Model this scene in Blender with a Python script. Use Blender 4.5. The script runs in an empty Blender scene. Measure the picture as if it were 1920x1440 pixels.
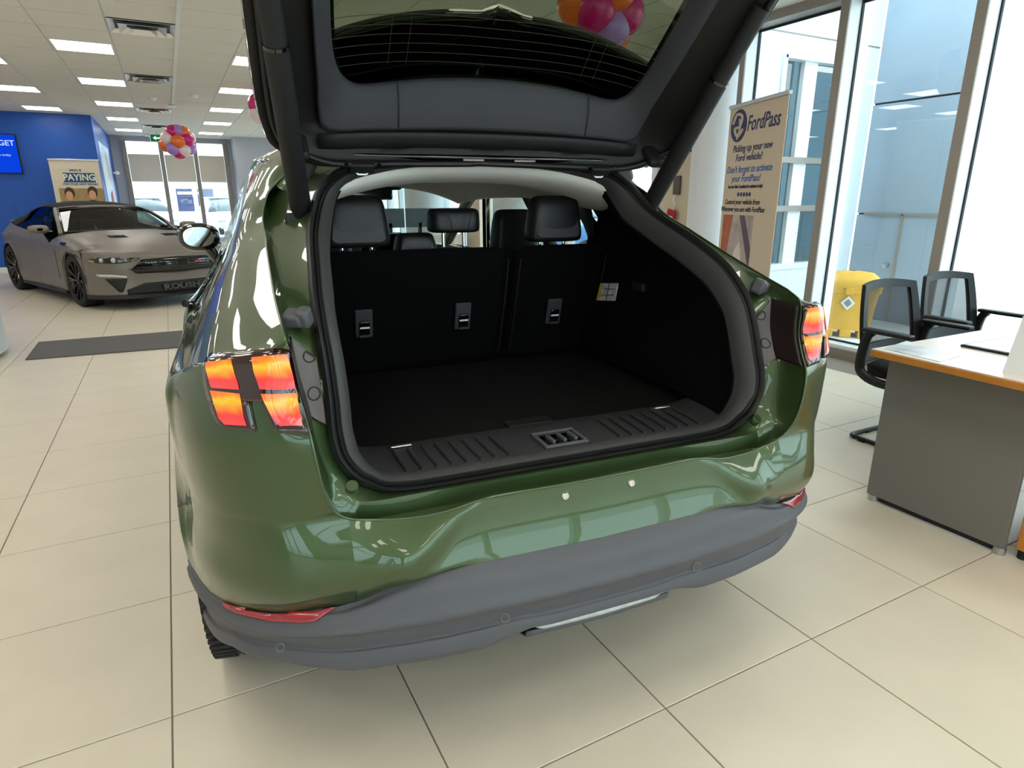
import bpy, bmesh, math, random
from mathutils import Vector, Matrix, Euler
R = math.radians
random.seed(7)
SC = bpy.context.scene
COL = SC.collection

# ------------------------------------------------------------------ camera
YAW, PITCH, ROLL, FPX, CAMZ = -0.48653, 1.28285, -0.00324, 1171.5, 1.36
CAM_R = (Matrix.Rotation(YAW, 3, 'Z') @ Matrix.Rotation(PITCH, 3, 'X') @ Matrix.Rotation(ROLL, 3, 'Z'))
cam_data = bpy.data.cameras.new('camera')
cam_data.sensor_fit = 'HORIZONTAL'
cam_data.sensor_width = 36.0
cam_data.lens = 36.0 * FPX / 1920.0
cam_data.clip_start = 0.02
cam_data.clip_end = 400
cam = bpy.data.objects.new('camera', cam_data)
COL.objects.link(cam)
cam.matrix_world = Matrix.Translation((0, 0, CAMZ)) @ CAM_R.to_4x4()
SC.camera = cam

def at(px, py, X=None, Y=None, Z=None):
    """world point on the sight line of a photo pixel (1920x1440 frame) in the plane X=, Y= or Z="""
    d = CAM_R @ Vector(((px - 960) / FPX, (720 - py) / FPX, -1.0))
    if X is not None: t = X / d.x
    elif Y is not None: t = Y / d.y
    else: t = (Z - CAMZ) / d.z
    return Vector((0, 0, CAMZ)) + d * t

# ------------------------------------------------------------------ world, exposure
W = bpy.data.worlds.new('sky'); SC.world = W; W.use_nodes = True
wn = W.node_tree.nodes; wl = W.node_tree.links; wn.clear()
wo = wn.new('ShaderNodeOutputWorld'); wb = wn.new('ShaderNodeBackground')
wb.inputs[0].default_value = (0.86, 0.93, 1.0, 1); wb.inputs[1].default_value = 4.0
wl.new(wb.outputs[0], wo.inputs[0])
SC.view_settings.view_transform = 'Standard'
SC.view_settings.look = 'None'
SC.view_settings.gamma = 1.0
SC.view_settings.use_curve_mapping = False
SC.view_settings.exposure = 0.27
PANEL_W = 7.0            # radiance of the ceiling light diffusers

# ------------------------------------------------------------------ materials
def lin(r, g, b):
    f = lambda c: (c / 255 / 12.92) if c / 255 <= 0.04045 else ((c / 255 + 0.055) / 1.055) ** 2.4
    return (f(r), f(g), f(b), 1.0)

MATS = {}
def M(name, rgb, rough=0.5, metal=0.0, coat=0.0, spec=0.5, bump=None, noise=None, emit=0.0, vary=0.0, sheen=0.0, trans=0.0, ior=1.45, flake=0.0, coat_rough=0.02):
    m = bpy.data.materials.new(name); m.use_nodes = True
    nt = m.node_tree; n = nt.nodes; l = nt.links
    b = n['Principled BSDF']
    c = lin(*rgb)
    b.inputs['Base Color'].default_value = c
    b.inputs['Roughness'].default_value = rough
    b.inputs['Metallic'].default_value = metal
    b.inputs['Coat Weight'].default_value = coat
    b.inputs['Coat Roughness'].default_value = coat_rough
    b.inputs['Specular IOR Level'].default_value = spec
    b.inputs['Sheen Weight'].default_value = sheen
    b.inputs['Transmission Weight'].default_value = trans
    b.inputs['IOR'].default_value = ior
    if emit:
        b.inputs['Emission Color'].default_value = c; b.inputs['Emission Strength'].default_value = emit
    tc = n.new('ShaderNodeTexCoord')
    if noise or vary:
        last = None
        if noise:
            tx = n.new('ShaderNodeTexNoise'); tx.inputs['Scale'].default_value = noise[0]; tx.inputs['Detail'].default_value = 5
            l.new(tc.outputs['Object'], tx.inputs['Vector'])
            mr = n.new('ShaderNodeMapRange'); mr.inputs['From Min'].default_value = 0.3; mr.inputs['From Max'].default_value = 0.7
            mr.inputs['To Min'].default_value = 1 - noise[1]; mr.inputs['To Max'].default_value = 1 + noise[1]
            l.new(tx.outputs['Fac'], mr.inputs['Value']); last = mr.outputs[0]
        if vary:
            oi = n.new('ShaderNodeObjectInfo')
            mv = n.new('ShaderNodeMapRange'); mv.inputs['To Min'].default_value = 1 - vary; mv.inputs['To Max'].default_value = 1 + vary
            l.new(oi.outputs['Random'], mv.inputs['Value'])
            if last is None: last = mv.outputs[0]
            else:
                mm = n.new('ShaderNodeMath'); mm.operation = 'MULTIPLY'
                l.new(last, mm.inputs[0]); l.new(mv.outputs[0], mm.inputs[1]); last = mm.outputs[0]
        mx = n.new('ShaderNodeVectorMath'); mx.operation = 'SCALE'
        mx.inputs[0].default_value = c[:3]
        l.new(last, mx.inputs['Scale']); l.new(mx.outputs[0], b.inputs['Base Color'])
    if flake:
        vo = n.new('ShaderNodeTexVoronoi'); vo.inputs['Scale'].default_value = 2600
        l.new(tc.outputs['Object'], vo.inputs['Vector'])
        mr = n.new('ShaderNodeMapRange'); mr.inputs['To Min'].default_value = 1 - flake; mr.inputs['To Max'].default_value = 1 + flake
        sp = n.new('ShaderNodeSeparateColor'); l.new(vo.outputs['Color'], sp.inputs[0]); l.new(sp.outputs[0], mr.inputs['Value'])
        mx = n.new('ShaderNodeVectorMath'); mx.operation = 'SCALE'; mx.inputs[0].default_value = c[:3]
        l.new(mr.outputs[0], mx.inputs['Scale']); l.new(mx.outputs[0], b.inputs['Base Color'])
    if bump:
        tx = n.new('ShaderNodeTexNoise'); tx.inputs['Scale'].default_value = bump[0]; tx.inputs['Detail'].default_value = 3
        l.new(tc.outputs['Object'], tx.inputs['Vector'])
        bp = n.new('ShaderNodeBump'); bp.inputs['Strength'].default_value = bump[1]; bp.inputs['Distance'].default_value = 0.002
        l.new(tx.outputs['Fac'], bp.inputs['Height']); l.new(bp.outputs[0], b.inputs['Normal'])
    MATS[name] = m
    return m

def glass_mat(name, tint=(235, 245, 245), refl=1.0, f0=0.045):
    """thin architectural glass: clear view plus a Fresnel mirror"""
    m = bpy.data.materials.new(name); m.use_nodes = True
    nt = m.node_tree; n = nt.nodes; l = nt.links; n.clear()
    o = n.new('ShaderNodeOutputMaterial'); t = n.new('ShaderNodeBsdfTransparent'); g = n.new('ShaderNodeBsdfGlossy')
    t.inputs[0].default_value = lin(*tint); g.inputs[0].default_value = (1, 1, 1, 1); g.inputs['Roughness'].default_value = 0.0
    lw = n.new('ShaderNodeLayerWeight'); lw.inputs[0].default_value = 0.5
    pw = n.new('ShaderNodeMath'); pw.operation = 'POWER'; pw.inputs[1].default_value = 5.0; l.new(lw.outputs['Facing'], pw.inputs[0])
    fr = n.new('ShaderNodeMath'); fr.operation = 'MULTIPLY_ADD'; fr.inputs[1].default_value = 0.95 * refl; fr.inputs[2].default_value = f0
    l.new(pw.outputs[0], fr.inputs[0])
    mx = n.new('ShaderNodeMixShader')
    l.new(fr.outputs[0], mx.inputs[0]); l.new(t.outputs[0], mx.inputs[1]); l.new(g.outputs[0], mx.inputs[2]); l.new(mx.outputs[0], o.inputs[0])
    MATS[name] = m
    return m

def emit_mat(name, rgb, s):
    m = bpy.data.materials.new(name); m.use_nodes = True
    nt = m.node_tree; n = nt.nodes; l = nt.links; n.clear()
    o = n.new('ShaderNodeOutputMaterial'); e = n.new('ShaderNodeEmission')
    e.inputs[0].default_value = lin(*rgb); e.inputs[1].default_value = s
    l.new(e.outputs[0], o.inputs[0]); MATS[name] = m
    return m

# ------------------------------------------------------------------ mesh helpers
def V(*a): return Vector(a)

def link(name, me, mat=None, parent=None):
    o = bpy.data.objects.new(name, me); COL.objects.link(o)
    if mat is not None and me is not None:
        for mm in (mat if isinstance(mat, (list, tuple)) else [mat]): me.materials.append(mm)
    if parent: o.parent = parent
    return o

def tag(o, label=None, cat=None, group=None, kind=None):
    if label: o['label'] = label
    if cat: o['category'] = cat
    if group: o['group'] = group
    if kind: o['kind'] = kind
    return o

def empty(name, loc=(0, 0, 0), rz=0.0):
    o = bpy.data.objects.new(name, None); COL.objects.link(o)
    o.location = loc; o.rotation_euler = (0, 0, rz); o.empty_display_size = 0.1
    return o

def finish(me, smooth=None):
    me.validate(); me.update()
    if smooth:
        me.shade_smooth()
        if smooth < 179: me.set_sharp_from_angle(angle=R(smooth))

class MB:
    def __init__(s): s.v = []; s.f = []; s.mi = []; s.m = 0
    def add(s, vs, fs):
        k = len(s.v); s.v += [tuple(x) for x in vs]; s.f += [tuple(i + k for i in f) for f in fs]; s.mi += [s.m] * len(fs); return s
    def box(s, c, d, rot=None):
        x, y, z = d[0] / 2, d[1] / 2, d[2] / 2
        vs = [V(a, b, e) for a in (-x, x) for b in (-y, y) for e in (-z, z)]
        if rot is not None: vs = [rot @ q for q in vs]
        return s.add([q + V(*c) for q in vs], [(0, 1, 3, 2), (4, 6, 7, 5), (0, 4, 5, 1), (2, 3, 7, 6), (0, 2, 6, 4), (1, 5, 7, 3)])
    def bb(s, x0, x1, y0, y1, z0, z1): return s.box(((x0 + x1) / 2, (y0 + y1) / 2, (z0 + z1) / 2), (abs(x1 - x0), abs(y1 - y0), abs(z1 - z0)))
    def tube(s, path, r, n=12, closed=False, caps=True):
        P_ = [V(*p) for p in path]; N = len(P_); rr = r if isinstance(r, (list, tuple)) else [r] * N
        rings = []; up = None
        for i in range(N):
            a = P_[(i - 1) % N] if (closed or i > 0) else P_[i]; b = P_[(i + 1) % N] if (closed or i < N - 1) else P_[i]
            t = (b - a).normalized()
            if up is None:
                up = V(0, 0, 1) if abs(t.z) < .9 else V(1, 0, 0)
            u = (up - t * up.dot(t)); u = u.normalized() if u.length > 1e-6 else t.orthogonal().normalized(); up = u
            w = t.cross(u)
            rings.append([P_[i] + (u * math.cos(2 * math.pi * k / n) + w * math.sin(2 * math.pi * k / n)) * rr[i] for k in range(n)])
        vs = [q for rg in rings for q in rg]; fs = []
        for i in range(N if closed else N - 1):
            j = (i + 1) % N
            for k in range(n): fs.append((i * n + k, i * n + (k + 1) % n, j * n + (k + 1) % n, j * n + k))
        if caps and not closed: fs.append(tuple(range(n))[::-1]); fs.append(tuple((N - 1) * n + k for k in range(n)))
        return s.add(vs, fs)
    def cyl(s, a, b, r, n=24, r2=None): return s.tube([a, b], [r, r if r2 is None else r2], n)
    def lathe(s, prof, c=(0, 0, 0), n=32, axis='Z'):
        vs = []; fs = []
        for (r, h) in prof:
            for k in range(n):
                a = 2 * math.pi * k / n; x, y = r * math.cos(a), r * math.sin(a)
                q = {'Z': (x, y, h), 'X': (h, x, y), 'Y': (x, h, y)}[axis]; vs.append(V(*q) + V(*c))
        for i in range(len(prof) - 1):
            for k in range(n): fs.append((i * n + k, i * n + (k + 1) % n, (i + 1) * n + (k + 1) % n, (i + 1) * n + k))
        return s.add(vs, fs)
    def prism(s, pts, d0, d1, ax):
        """outline pts (2D) pushed from d0 to d1; ax maps (u,v,d) to 3D"""
        n = len(pts); vs = [V(*ax(u, v, d0)) for u, v in pts] + [V(*ax(u, v, d1)) for u, v in pts]
        fs = [tuple(range(n))[::-1], tuple(range(n, 2 * n))] + [(i, (i + 1) % n, n + (i + 1) % n, n + i) for i in range(n)]
        return s.add(vs, fs)
    def grid(s, rows, closed_u=False, closed_v=False):
        nu, nv = len(rows), len(rows[0]); vs = [q for r_ in rows for q in r_]; fs = []
        for i in range(nu if closed_u else nu - 1):
            for j in range(nv if closed_v else nv - 1):
                a, b = (i + 1) % nu, (j + 1) % nv
                fs.append((i * nv + j, i * nv + b, a * nv + b, a * nv + j))
        return s.add(vs, fs)
    def build(s, name, mat, parent=None, smooth=None, bevel=0, seg=2, recalc=True):
        me = bpy.data.meshes.new(name); me.from_pydata([tuple(q) for q in s.v], [], s.f)
        if isinstance(mat, (list, tuple)):
            me.polygons.foreach_set('material_index', s.mi)
        if recalc:
            bm = bmesh.new(); bm.from_mesh(me); bmesh.ops.recalc_face_normals(bm, faces=bm.faces[:]); bm.to_mesh(me); bm.free()
        o = link(name, me, mat, parent)
        finish(me, smooth if smooth else (35 if bevel else None))
        if bevel:
            bv = o.modifiers.new('bevel', 'BEVEL'); bv.width = bevel; bv.segments = seg; bv.limit_method = 'ANGLE'; bv.angle_limit = R(40)
        return o

def copy_tree(o, parent=None):
    c = o.copy(); COL.objects.link(c); c.parent = parent
    for ch in list(o.children): copy_tree(ch, c)
    return c

def crom(pts, n, closed=False):
    """Catmull-Rom resampling of a point list: n points per span"""
    P_ = [Vector(p) for p in pts]; N = len(P_); out = []
    spans = N if closed else N - 1
    for i in range(spans):
        p1, p2 = P_[i], P_[(i + 1) % N]
        p0 = P_[(i - 1) % N] if (closed or i > 0) else p1 * 2 - p2
        p3 = P_[(i + 2) % N] if (closed or i < N - 2) else p2 * 2 - p1
        for k in range(n):
            t = k / n
            out.append(0.5 * ((2 * p1) + (p2 - p0) * t + (2 * p0 - 5 * p1 + 4 * p2 - p3) * t * t + (3 * p1 - p0 - 3 * p2 + p3) * t ** 3))
    if not closed: out.append(P_[-1].copy())
    return out

def patch(rows, nu=4, nv=4, closed_v=False):
    """bicubic surface through a grid of points"""
    rr = [crom(r_, nv, closed_v) for r_ in rows]
    cols = [crom([rr[i][j] for i in range(len(rr))], nu) for j in range(len(rr[0]))]
    return [[cols[j][i] for j in range(len(cols))] for i in range(len(cols[0]))]

def interp(tab, x):
    """piecewise-linear table lookup with smooth ends"""
    if x <= tab[0][0]: return tab[0][1]
    for (a, b), (c, d) in zip(tab, tab[1:]):
        if x <= c: return b + (d - b) * (x - a) / (c - a)
    return tab[-1][1]

def rrect(w, h, r, n=5):
    out = []
    for cx, cy, a0 in ((w / 2 - r, h / 2 - r, 0), (-w / 2 + r, h / 2 - r, 90), (-w / 2 + r, -h / 2 + r, 180), (w / 2 - r, -h / 2 + r, 270)):
        for k in range(n + 1):
            a = R(a0 + 90 * k / n); out.append((cx + r * math.cos(a), cy + r * math.sin(a)))
    return out

def text(name, s, size, loc, rot, mat, parent=None, align='CENTER', bold=0.0, sx=1.0, depth=0.0006, shear=0.0, spacing=1.0):
    cu = bpy.data.curves.new(name, 'FONT'); cu.body = s; cu.size = size; cu.align_x = align; cu.align_y = 'CENTER'
    cu.extrude = depth; cu.offset = bold; cu.resolution_u = 3; cu.shear = shear; cu.space_character = spacing
    t = bpy.data.objects.new(name, cu); COL.objects.link(t)
    dg = bpy.context.evaluated_depsgraph_get(); me = bpy.data.meshes.new_from_object(t.evaluated_get(dg))
    bpy.data.objects.remove(t)
    me.materials.clear()
    o = link(name, me, mat, parent)
    o.location = loc; o.rotation_euler = rot; o.scale = (sx, 1, 1)
    return o
# ------------------------------------------------------------------ shared materials
m_tile = M('porcelain_tile', (216, 206, 187), rough=0.34, noise=(3.5, 0.035), vary=0.012, spec=0.45)
m_grout = M('grout', (140, 128, 118), rough=0.9)
m_ceil = M('ceiling_tile', (228, 223, 213), rough=0.95, noise=(90, 0.05), bump=(160, 0.25))
m_tbar = M('ceiling_grid', (205, 203, 198), rough=0.6)
m_white = M('white_paint', (232, 233, 232), rough=0.55)
m_wallgrey = M('grey_paint', (176, 178, 186), rough=0.6, noise=(6, 0.02))
m_beige = M('beige_paint', (206, 190, 168), rough=0.65, noise=(5, 0.02))
m_blue = M('blue_paint', (24, 84, 176), rough=0.42, noise=(8, 0.03))
m_alu = M('white_aluminium', (226, 232, 236), rough=0.35, spec=0.5)
m_alugrey = M('grey_aluminium', (146, 136, 128), rough=0.45, metal=0.3)
m_seal = M('black_gasket', (18, 18, 26), rough=0.6)
m_glass = glass_mat('window_glass', (236, 246, 246))
m_black = M('black_plastic', (16, 16, 17), rough=0.5, bump=(300, 0.1))
m_steel = M('brushed_steel', (190, 190, 192), rough=0.3, metal=1.0)
m_chrome = M('chrome', (225, 225, 228), rough=0.08, metal=1.0)
m_panel = emit_mat('light_diffuser', (255, 250, 240), PANEL_W)

# ------------------------------------------------------------------ floor: grout bed with single tiles
TA, TB, TX0, TY0 = 0.6068, 0.6148, -0.1788, 1.664
floor = tag(MB().bb(-7, 5.2, -5.1, 20.5, -0.12, -0.004).build('floor', m_grout), kind='structure')
def proj(p):
    c = CAM_R.transposed() @ (Vector(p) - Vector((0, 0, CAMZ)))
    if c.z > -0.05: return None
    return 960 + FPX * c.x / -c.z, 720 - FPX * c.y / -c.z
tile_me = None; cand = []; rest = MB(); G = 0.0022
for i in range(-12, 10):
    for j in range(-15, 32):
        x0, y0 = TX0 + i * TA, TY0 + j * TB
        if x0 + TA > 5.13 or x0 < -7 or y0 < -5: continue
        q = [proj((x0 + a * TA, y0 + b * TB, 0)) for a in (0, 1) for b in (0, 1)]
        area = 0
        if all(q):
            xs = [k[0] for k in q]; ys = [k[1] for k in q]
            if max(xs) > -60 and min(xs) < 1980 and max(ys) > 380 and min(ys) < 1500: area = (max(xs) - min(xs)) * (max(ys) - min(ys))
        elif -1 <= i <= 5 and -1 <= j <= 2: area = 1e5
        # tiles under the parked car's middle are out of sight
        if 0.15 < x0 < 1.0 and 2.6 < y0 < 5.4: area *= 0.01
        cand.append((area, x0, y0))
cand.sort(reverse=True)
def tile_mesh(w, d, t, b=0.0012):
    mb = MB(); x, y = w / 2, d / 2
    mb.add([(-x, -y, -t), (x, -y, -t), (x, y, -t), (-x, y, -t), (-x, -y, -b), (x, -y, -b), (x, y, -b), (-x, y, -b), (-x + b, -y + b, 0), (x - b, -y + b, 0), (x - b, y - b, 0), (-x + b, y - b, 0)],
           [(0, 1, 5, 4), (1, 2, 6, 5), (2, 3, 7, 6), (3, 0, 4, 7), (4, 5, 9, 8), (5, 6, 10, 9), (6, 7, 11, 10), (7, 4, 8, 11), (8, 9, 10, 11)])
    return mb
tm = tile_mesh(TA - 2 * G, TB - 2 * G, 0.006)
proto = tm.build('floor_tile', m_tile, floor)
proto.location = (cand[0][1] + TA / 2, cand[0][2] + TB / 2, 0)
for area, x0, y0 in cand[1:290]:
    c = proto.copy(); COL.objects.link(c); c.parent = floor; c.location = (x0 + TA / 2, y0 + TB / 2, 0)
for area, x0, y0 in cand[290:]:
    rest.add([(v[0] + x0 + TA / 2, v[1] + y0 + TB / 2, v[2]) for v in tm.v], tm.f)
tag(rest.build('floor_tile_field', m_tile, floor), kind='stuff')

# ------------------------------------------------------------------ ceiling with lay-in tiles, lights and vents
CZ = 2.98; CA = 0.6; CX0 = 0.32; CY0 = 8.645; CB = 0.602
ceiling = tag(MB().bb(-7, 5.2, -5.1, 20.5, CZ + 0.02, CZ + 0.14).build('ceiling', m_white), kind='structure')
def cxy(i, j): return CX0 + i * CA, CY0 + j * CB
lights = set(); vents = set()
for k in range(-6, 5):
    lights.add((-2, 4 * k)); lights.add((1, 4 * k))
for j in (10, 6, 2, -2, -6, -10, -14): lights.add((-4, j)); lights.add((-7, j)); lights.add((-10, j))
for j in (-16, -20, -12): lights.add((4, j)); lights.add((6, j))
for i in (-2, 1):
    for j in (-14, -18): lights.add((i, j))  # unseen lights added to brighten the rear bumper and the floor before it
lights.add((4, -18))  # one more unseen light, added to brighten the area behind the car
for j in (-2, 3, 9, 14, 18): vents.add((-1, j))
mb_t = MB(); cand = []
tiles_done = set()
lamp_long = [(2.30, 3.30, 5.86, 6.16)]
for i in range(-12, 8):
    for j in range(-26, 20):
        x0, y0 = cxy(i, j)
        if x0 + CA > 5.13 or x0 < -7 or y0 < -5 or y0 + CB > 20.4: continue
        if (i, j) in lights or (i, j) in vents: continue
        q = [proj((x0 + a * CA, y0 + b * CB, CZ)) for a in (0, 1) for b in (0, 1)]
        area = 0
        if all(q):
            xs = [k[0] for k in q]; ys = [k[1] for k in q]
            if max(xs) > -40 and min(xs) < 500 and max(ys) > -40: area = (max(xs) - min(xs)) * (max(ys) - min(ys))
            elif 560 < max(xs) and min(xs) < 1450 and max(ys) > -40: area = (max(xs) - min(xs)) * (max(ys) - min(ys)) * .8
        cand.append((area, x0, y0))
cand.sort(reverse=True)
ct = MB().bb(-CA / 2 + .008, CA / 2 - .008, -CB / 2 + .008, CB / 2 - .008, -0.006, 0.012)
cp_ = ct.build('ceiling_tile', m_ceil, ceiling); cp_.location = (cand[0][1] + CA / 2, cand[0][2] + CB / 2, CZ)
n_obj = min(280, sum(1 for c in cand if c[0] > 30))
for area, x0, y0 in cand[1:n_obj]:
    c = cp_.copy(); COL.objects.link(c); c.parent = ceiling; c.location = (x0 + CA / 2, y0 + CB / 2, CZ)
rest = MB()
for area, x0, y0 in cand[n_obj:]:
    rest.add([(v[0] + x0 + CA / 2, v[1] + y0 + CB / 2, v[2] + CZ) for v in ct.v], ct.f)
tag(rest.build('ceiling_tile_field', m_ceil, ceiling), kind='stuff')
grid_mb = MB()
for i in range(-12, 9):
    x = CX0 + i * CA
    if -7 < x < 5.1: grid_mb.bb(x - .011, x + .011, -5, 20.4, CZ - .002, CZ + .01)
for j in range(-26, 20):
    y = CY0 + j * CB
    if -5 < y < 20.4: grid_mb.bb(-7, 5.1, y - .011, y + .011, CZ - .0015, CZ + .01)
tag(grid_mb.build('ceiling_grid', m_tbar, ceiling), kind='stuff')

def near_words(x, y):
    return x, y
def ceiling_light(x0, x1, y0, y1, label):
    e = empty('ceiling_light', ((x0 + x1) / 2, (y0 + y1) / 2, CZ)); tag(e, label, 'ceiling light', 'recessed ceiling lights')
    w, d = x1 - x0, y1 - y0; mb = MB()
    for a, b, c, dd in ((-w / 2, w / 2, -d / 2, -d / 2 + .02), (-w / 2, w / 2, d / 2 - .02, d / 2), (-w / 2, -w / 2 + .02, -d / 2 + .02, d / 2 - .02), (w / 2 - .02, w / 2, -d / 2 + .02, d / 2 - .02)):
        mb.bb(a, b, c, dd, -0.008, 0.02)
    mb.build('frame', m_white, e)
    MB().bb(-w / 2 + .02, w / 2 - .02, -d / 2 + .02, d / 2 - .02, -0.004, 0.004).build('diffuser', m_panel, e)
    return e
row_names = {0: 'nearest the top of the picture', 4: 'second from the top of the picture', 8: 'third from the top of the picture', 12: 'fourth from the top', 16: 'farthest, by the blind window'}
for (i, j) in sorted(lights):
    x0, y0 = cxy(i, j)
    if x0 + CA > 5.1 or y0 + CB > 20.4 or y0 < -4.9: continue
    if i == -2 and j in row_names: lab = 'square ceiling light left of the vents, ' + row_names[j]
    elif i == 1 and j in row_names: lab = 'square ceiling light right of the balloons, ' + row_names[j]
    elif i == -4 and j == 10: lab = 'bright square ceiling light washing the top of the blue wall'
    else: lab = 'square ceiling light outside the picture, placed for lighting and reflections'
    ceiling_light(x0 + .008, x0 + CA - .008, y0 + .008, y0 + CB - .008, lab)
ceiling_light(2.30, 3.32, 5.86, 6.16, 'long ceiling light seen through the raised tailgate window').location.z = CZ - .012

m_vent = M('polished_vent', (236, 236, 238), rough=.22, metal=.75)
def air_vent(x, y, label):
    e = empty('air_vent', (x, y, CZ)); tag(e, label, 'air vent', 'chrome ceiling air vents')
    for k, (s, z0) in enumerate(((.29, -.012), (.205, -.03), (.12, -.048))):
        mb = MB(); a = s; b = s - .07; z1 = z0 + .045
        mb.add([(-a, -a, z0), (a, -a, z0), (a, a, z0), (-a, a, z0), (-b, -b, z1), (b, -b, z1), (b, b, z1), (-b, b, z1)], [(0, 1, 5, 4), (1, 2, 6, 5), (2, 3, 7, 6), (3, 0, 4, 7)])
        if k == 2: mb.add([(-b, -b, z1), (b, -b, z1), (b, b, z1), (-b, b, z1)], [(0, 1, 2, 3)])
        o = mb.build('louvre', m_vent, e)
        sd = o.modifiers.new('thick', 'SOLIDIFY'); sd.thickness = .002
    MB().bb(-.29, .29, -.29, .29, .018, .024).build('plenum', m_black, e)
    return e
for (i, j), w in zip(sorted(vents), ('closest to the top edge of the picture', 'second from the top', 'third, near the smoke detector', 'fourth, in front of the exit sign', 'farthest, by the blind window')):
    x0, y0 = cxy(i, j); air_vent(x0 + CA / 2, y0 + CB / 2, 'shiny square louvred ceiling vent, ' + w)

# ------------------------------------------------------------------ right wall: curb, mullions, panes, columns
WX = 5.06
def wall(name, mb, mat, **k): return tag(mb.build(name, mat, **k), kind='structure')
curb = wall('wall_right', MB().bb(WX, WX + .22, -5, 20.4, -.12, .082), m_alugrey)
wall('trim_1', MB().bb(WX + .03, WX + .2, -5, 4.78, .082, .11), m_alu)
wall('trim_2', MB().bb(WX - .02, WX + .16, -5, 4.85, 2.895, 3.0), m_alugrey)
wall('wall_beige', MB().bb(WX, WX + .2, 4.80, 5.95, .082, 3.0), m_beige)
wall('wall_soffit', MB().bb(WX - .1, WX + .2, 5.95, 20.4, 2.72, 3.0), m_white)
mull_y = [4.82 - 1.045 * k for k in range(10)]
frames = tag(empty('window_1', (WX, 0, 0)), kind='structure')
for y in mull_y:
    MB().bb(-.008, .012, y - .0385, y + .0385, .11, 2.9).build('mullion_cap', m_alugrey, frames, bevel=.003)
    MB().bb(.012, .148, y - .035, y + .035, .11, 2.9).build('mullion', m_alu, frames)
    MB().bb(.148, .172, y - .046, y + .046, .11, 2.9).build('gasket', m_seal, frames)
    MB().bb(.182, .29, y - .04, y + .04, .05, 2.95).build('outer_cap', m_alu, frames)
for a, b in zip(mull_y, mull_y[1:]):
    MB().bb(.174, .180, b + .03, a - .03, .11, 2.9).build('pane', m_glass, frames)
    MB().bb(.150, .170, b + .046, a - .046, 2.875, 2.90).build('gasket', m_seal, frames)
    MB().bb(.150, .170, b + .046, a - .046, .11, .125).build('gasket', m_seal, frames)
far = tag(empty('window_2', (WX, 0, 0)), kind='structure')
fy = [6.0 + .95 * k for k in range(16)]
for k, y in enumerate(fy):
    MB().bb(0, .15, y - .05, y + .05, .082, 2.72).build('mullion', m_alu, far)
for a, b in zip(fy, fy[1:]):
    MB().bb(.07, .076, a + .05, b - .05, .082, 2.72).build('pane', m_glass, far)
    MB().bb(.04, .12, a + .05, b - .05, 1.88, 1.93).build('transom', m_alugrey, far)
def column(x, y, r, label, cat='column', nm='column_round'):
    o = MB().lathe([(r, 0.0), (r, CZ)], (x, y, 0), 48).build(nm, m_colpaint, smooth=60); tag(o, kind='structure'); return o
m_colpaint = M('column_paint', (214, 214, 218), rough=0.5, noise=(30, 0.02), bump=(120, 0.1))
column(4.72, 4.78, .185, '')
column(4.78, 12.9, .42, '')
column(4.78, 8.9, .36, '')
wall('wall_pier', MB().bb(WX - .06, WX + .2, 13.55, 14.0, .08, 2.9), m_beige)
wall('wall_pier_near', MB().bb(WX - .06, WX + .2, 10.7, 11.3, .08, 2.9), m_beige)

# ------------------------------------------------------------------ far wall with blind window, blue block
YB = 15.68; XB = -1.107; YF = 20.3
blue = wall('wall_blue', MB().bb(-7, XB, YB, YF, 0, CZ + .02), m_blue)
wall('baseboard_blue', MB().bb(-7, XB + .012, YB - .012, YF, 0, .10), m_white)
wx0, wx1 = at(236, 300, Y=YF).x, at(424, 300, Y=YF).x
wz1 = at(300, 266, Y=YF).z
wall('wall_far', MB().bb(XB, wx0, YF, YF + .2, 0, CZ + .02).bb(wx1, 5.3, YF, YF + .2, 0, CZ + .02).bb(wx0, wx1, YF, YF + .2, wz1, CZ + .02).bb(wx0, wx1, YF, YF + .2, -.1, .1), m_wallgrey)
wall('wall_far_pier', MB().bb(at(440, 300, Y=19.6).x, at(462, 300, Y=19.6).x + .8, 19.2, YF, 0, CZ + .02), m_wallgrey)
wf = tag(empty('window_3', (0, YF, 0)), kind='structure')
m_blind = M('roller_blind', (226, 216, 200), rough=0.8)
_n = m_blind.node_tree.nodes; _l = m_blind.node_tree.links; _t = _n.new('ShaderNodeBsdfTranslucent'); _t.inputs[0].default_value = lin(226, 214, 196); _m = _n.new('ShaderNodeMixShader'); _m.inputs[0].default_value = .14
_l.new(_n['Principled BSDF'].outputs[0], _m.inputs[1]); _l.new(_t.outputs[0], _m.inputs[2]); _l.new(_m.outputs[0], _n['Material Output'].inputs[0])
xs = [wx0, at(309, 330, Y=YF).x, at(372, 330, Y=YF).x, wx1]
for k, x in enumerate(xs):
    MB().bb(x - .05, x + .05, -.06, .1, .1, wz1).build('mullion', m_alugrey, wf)
zb = at(300, 339, Y=YF).z
for a, b in zip(xs, xs[1:]):
    MB().bb(a + .05, b - .05, .03, .036, .1, wz1).build('pane', m_glass, wf)
    zt = at(300, 290, Y=YF).z
    MB().bb(a + .06, b - .06, -.03, -.026, zb, zt).build('blind', m_blind, wf)
    MB().bb(a + .06, b - .06, -.035, -.02, zb - .03, zb).build('blind_bar', m_white, wf)
    MB().bb((a + b) / 2 - .004, (a + b) / 2 + .004, -.04, -.034, zb - .25, zb).build('pull_cord', m_white, wf)

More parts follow.
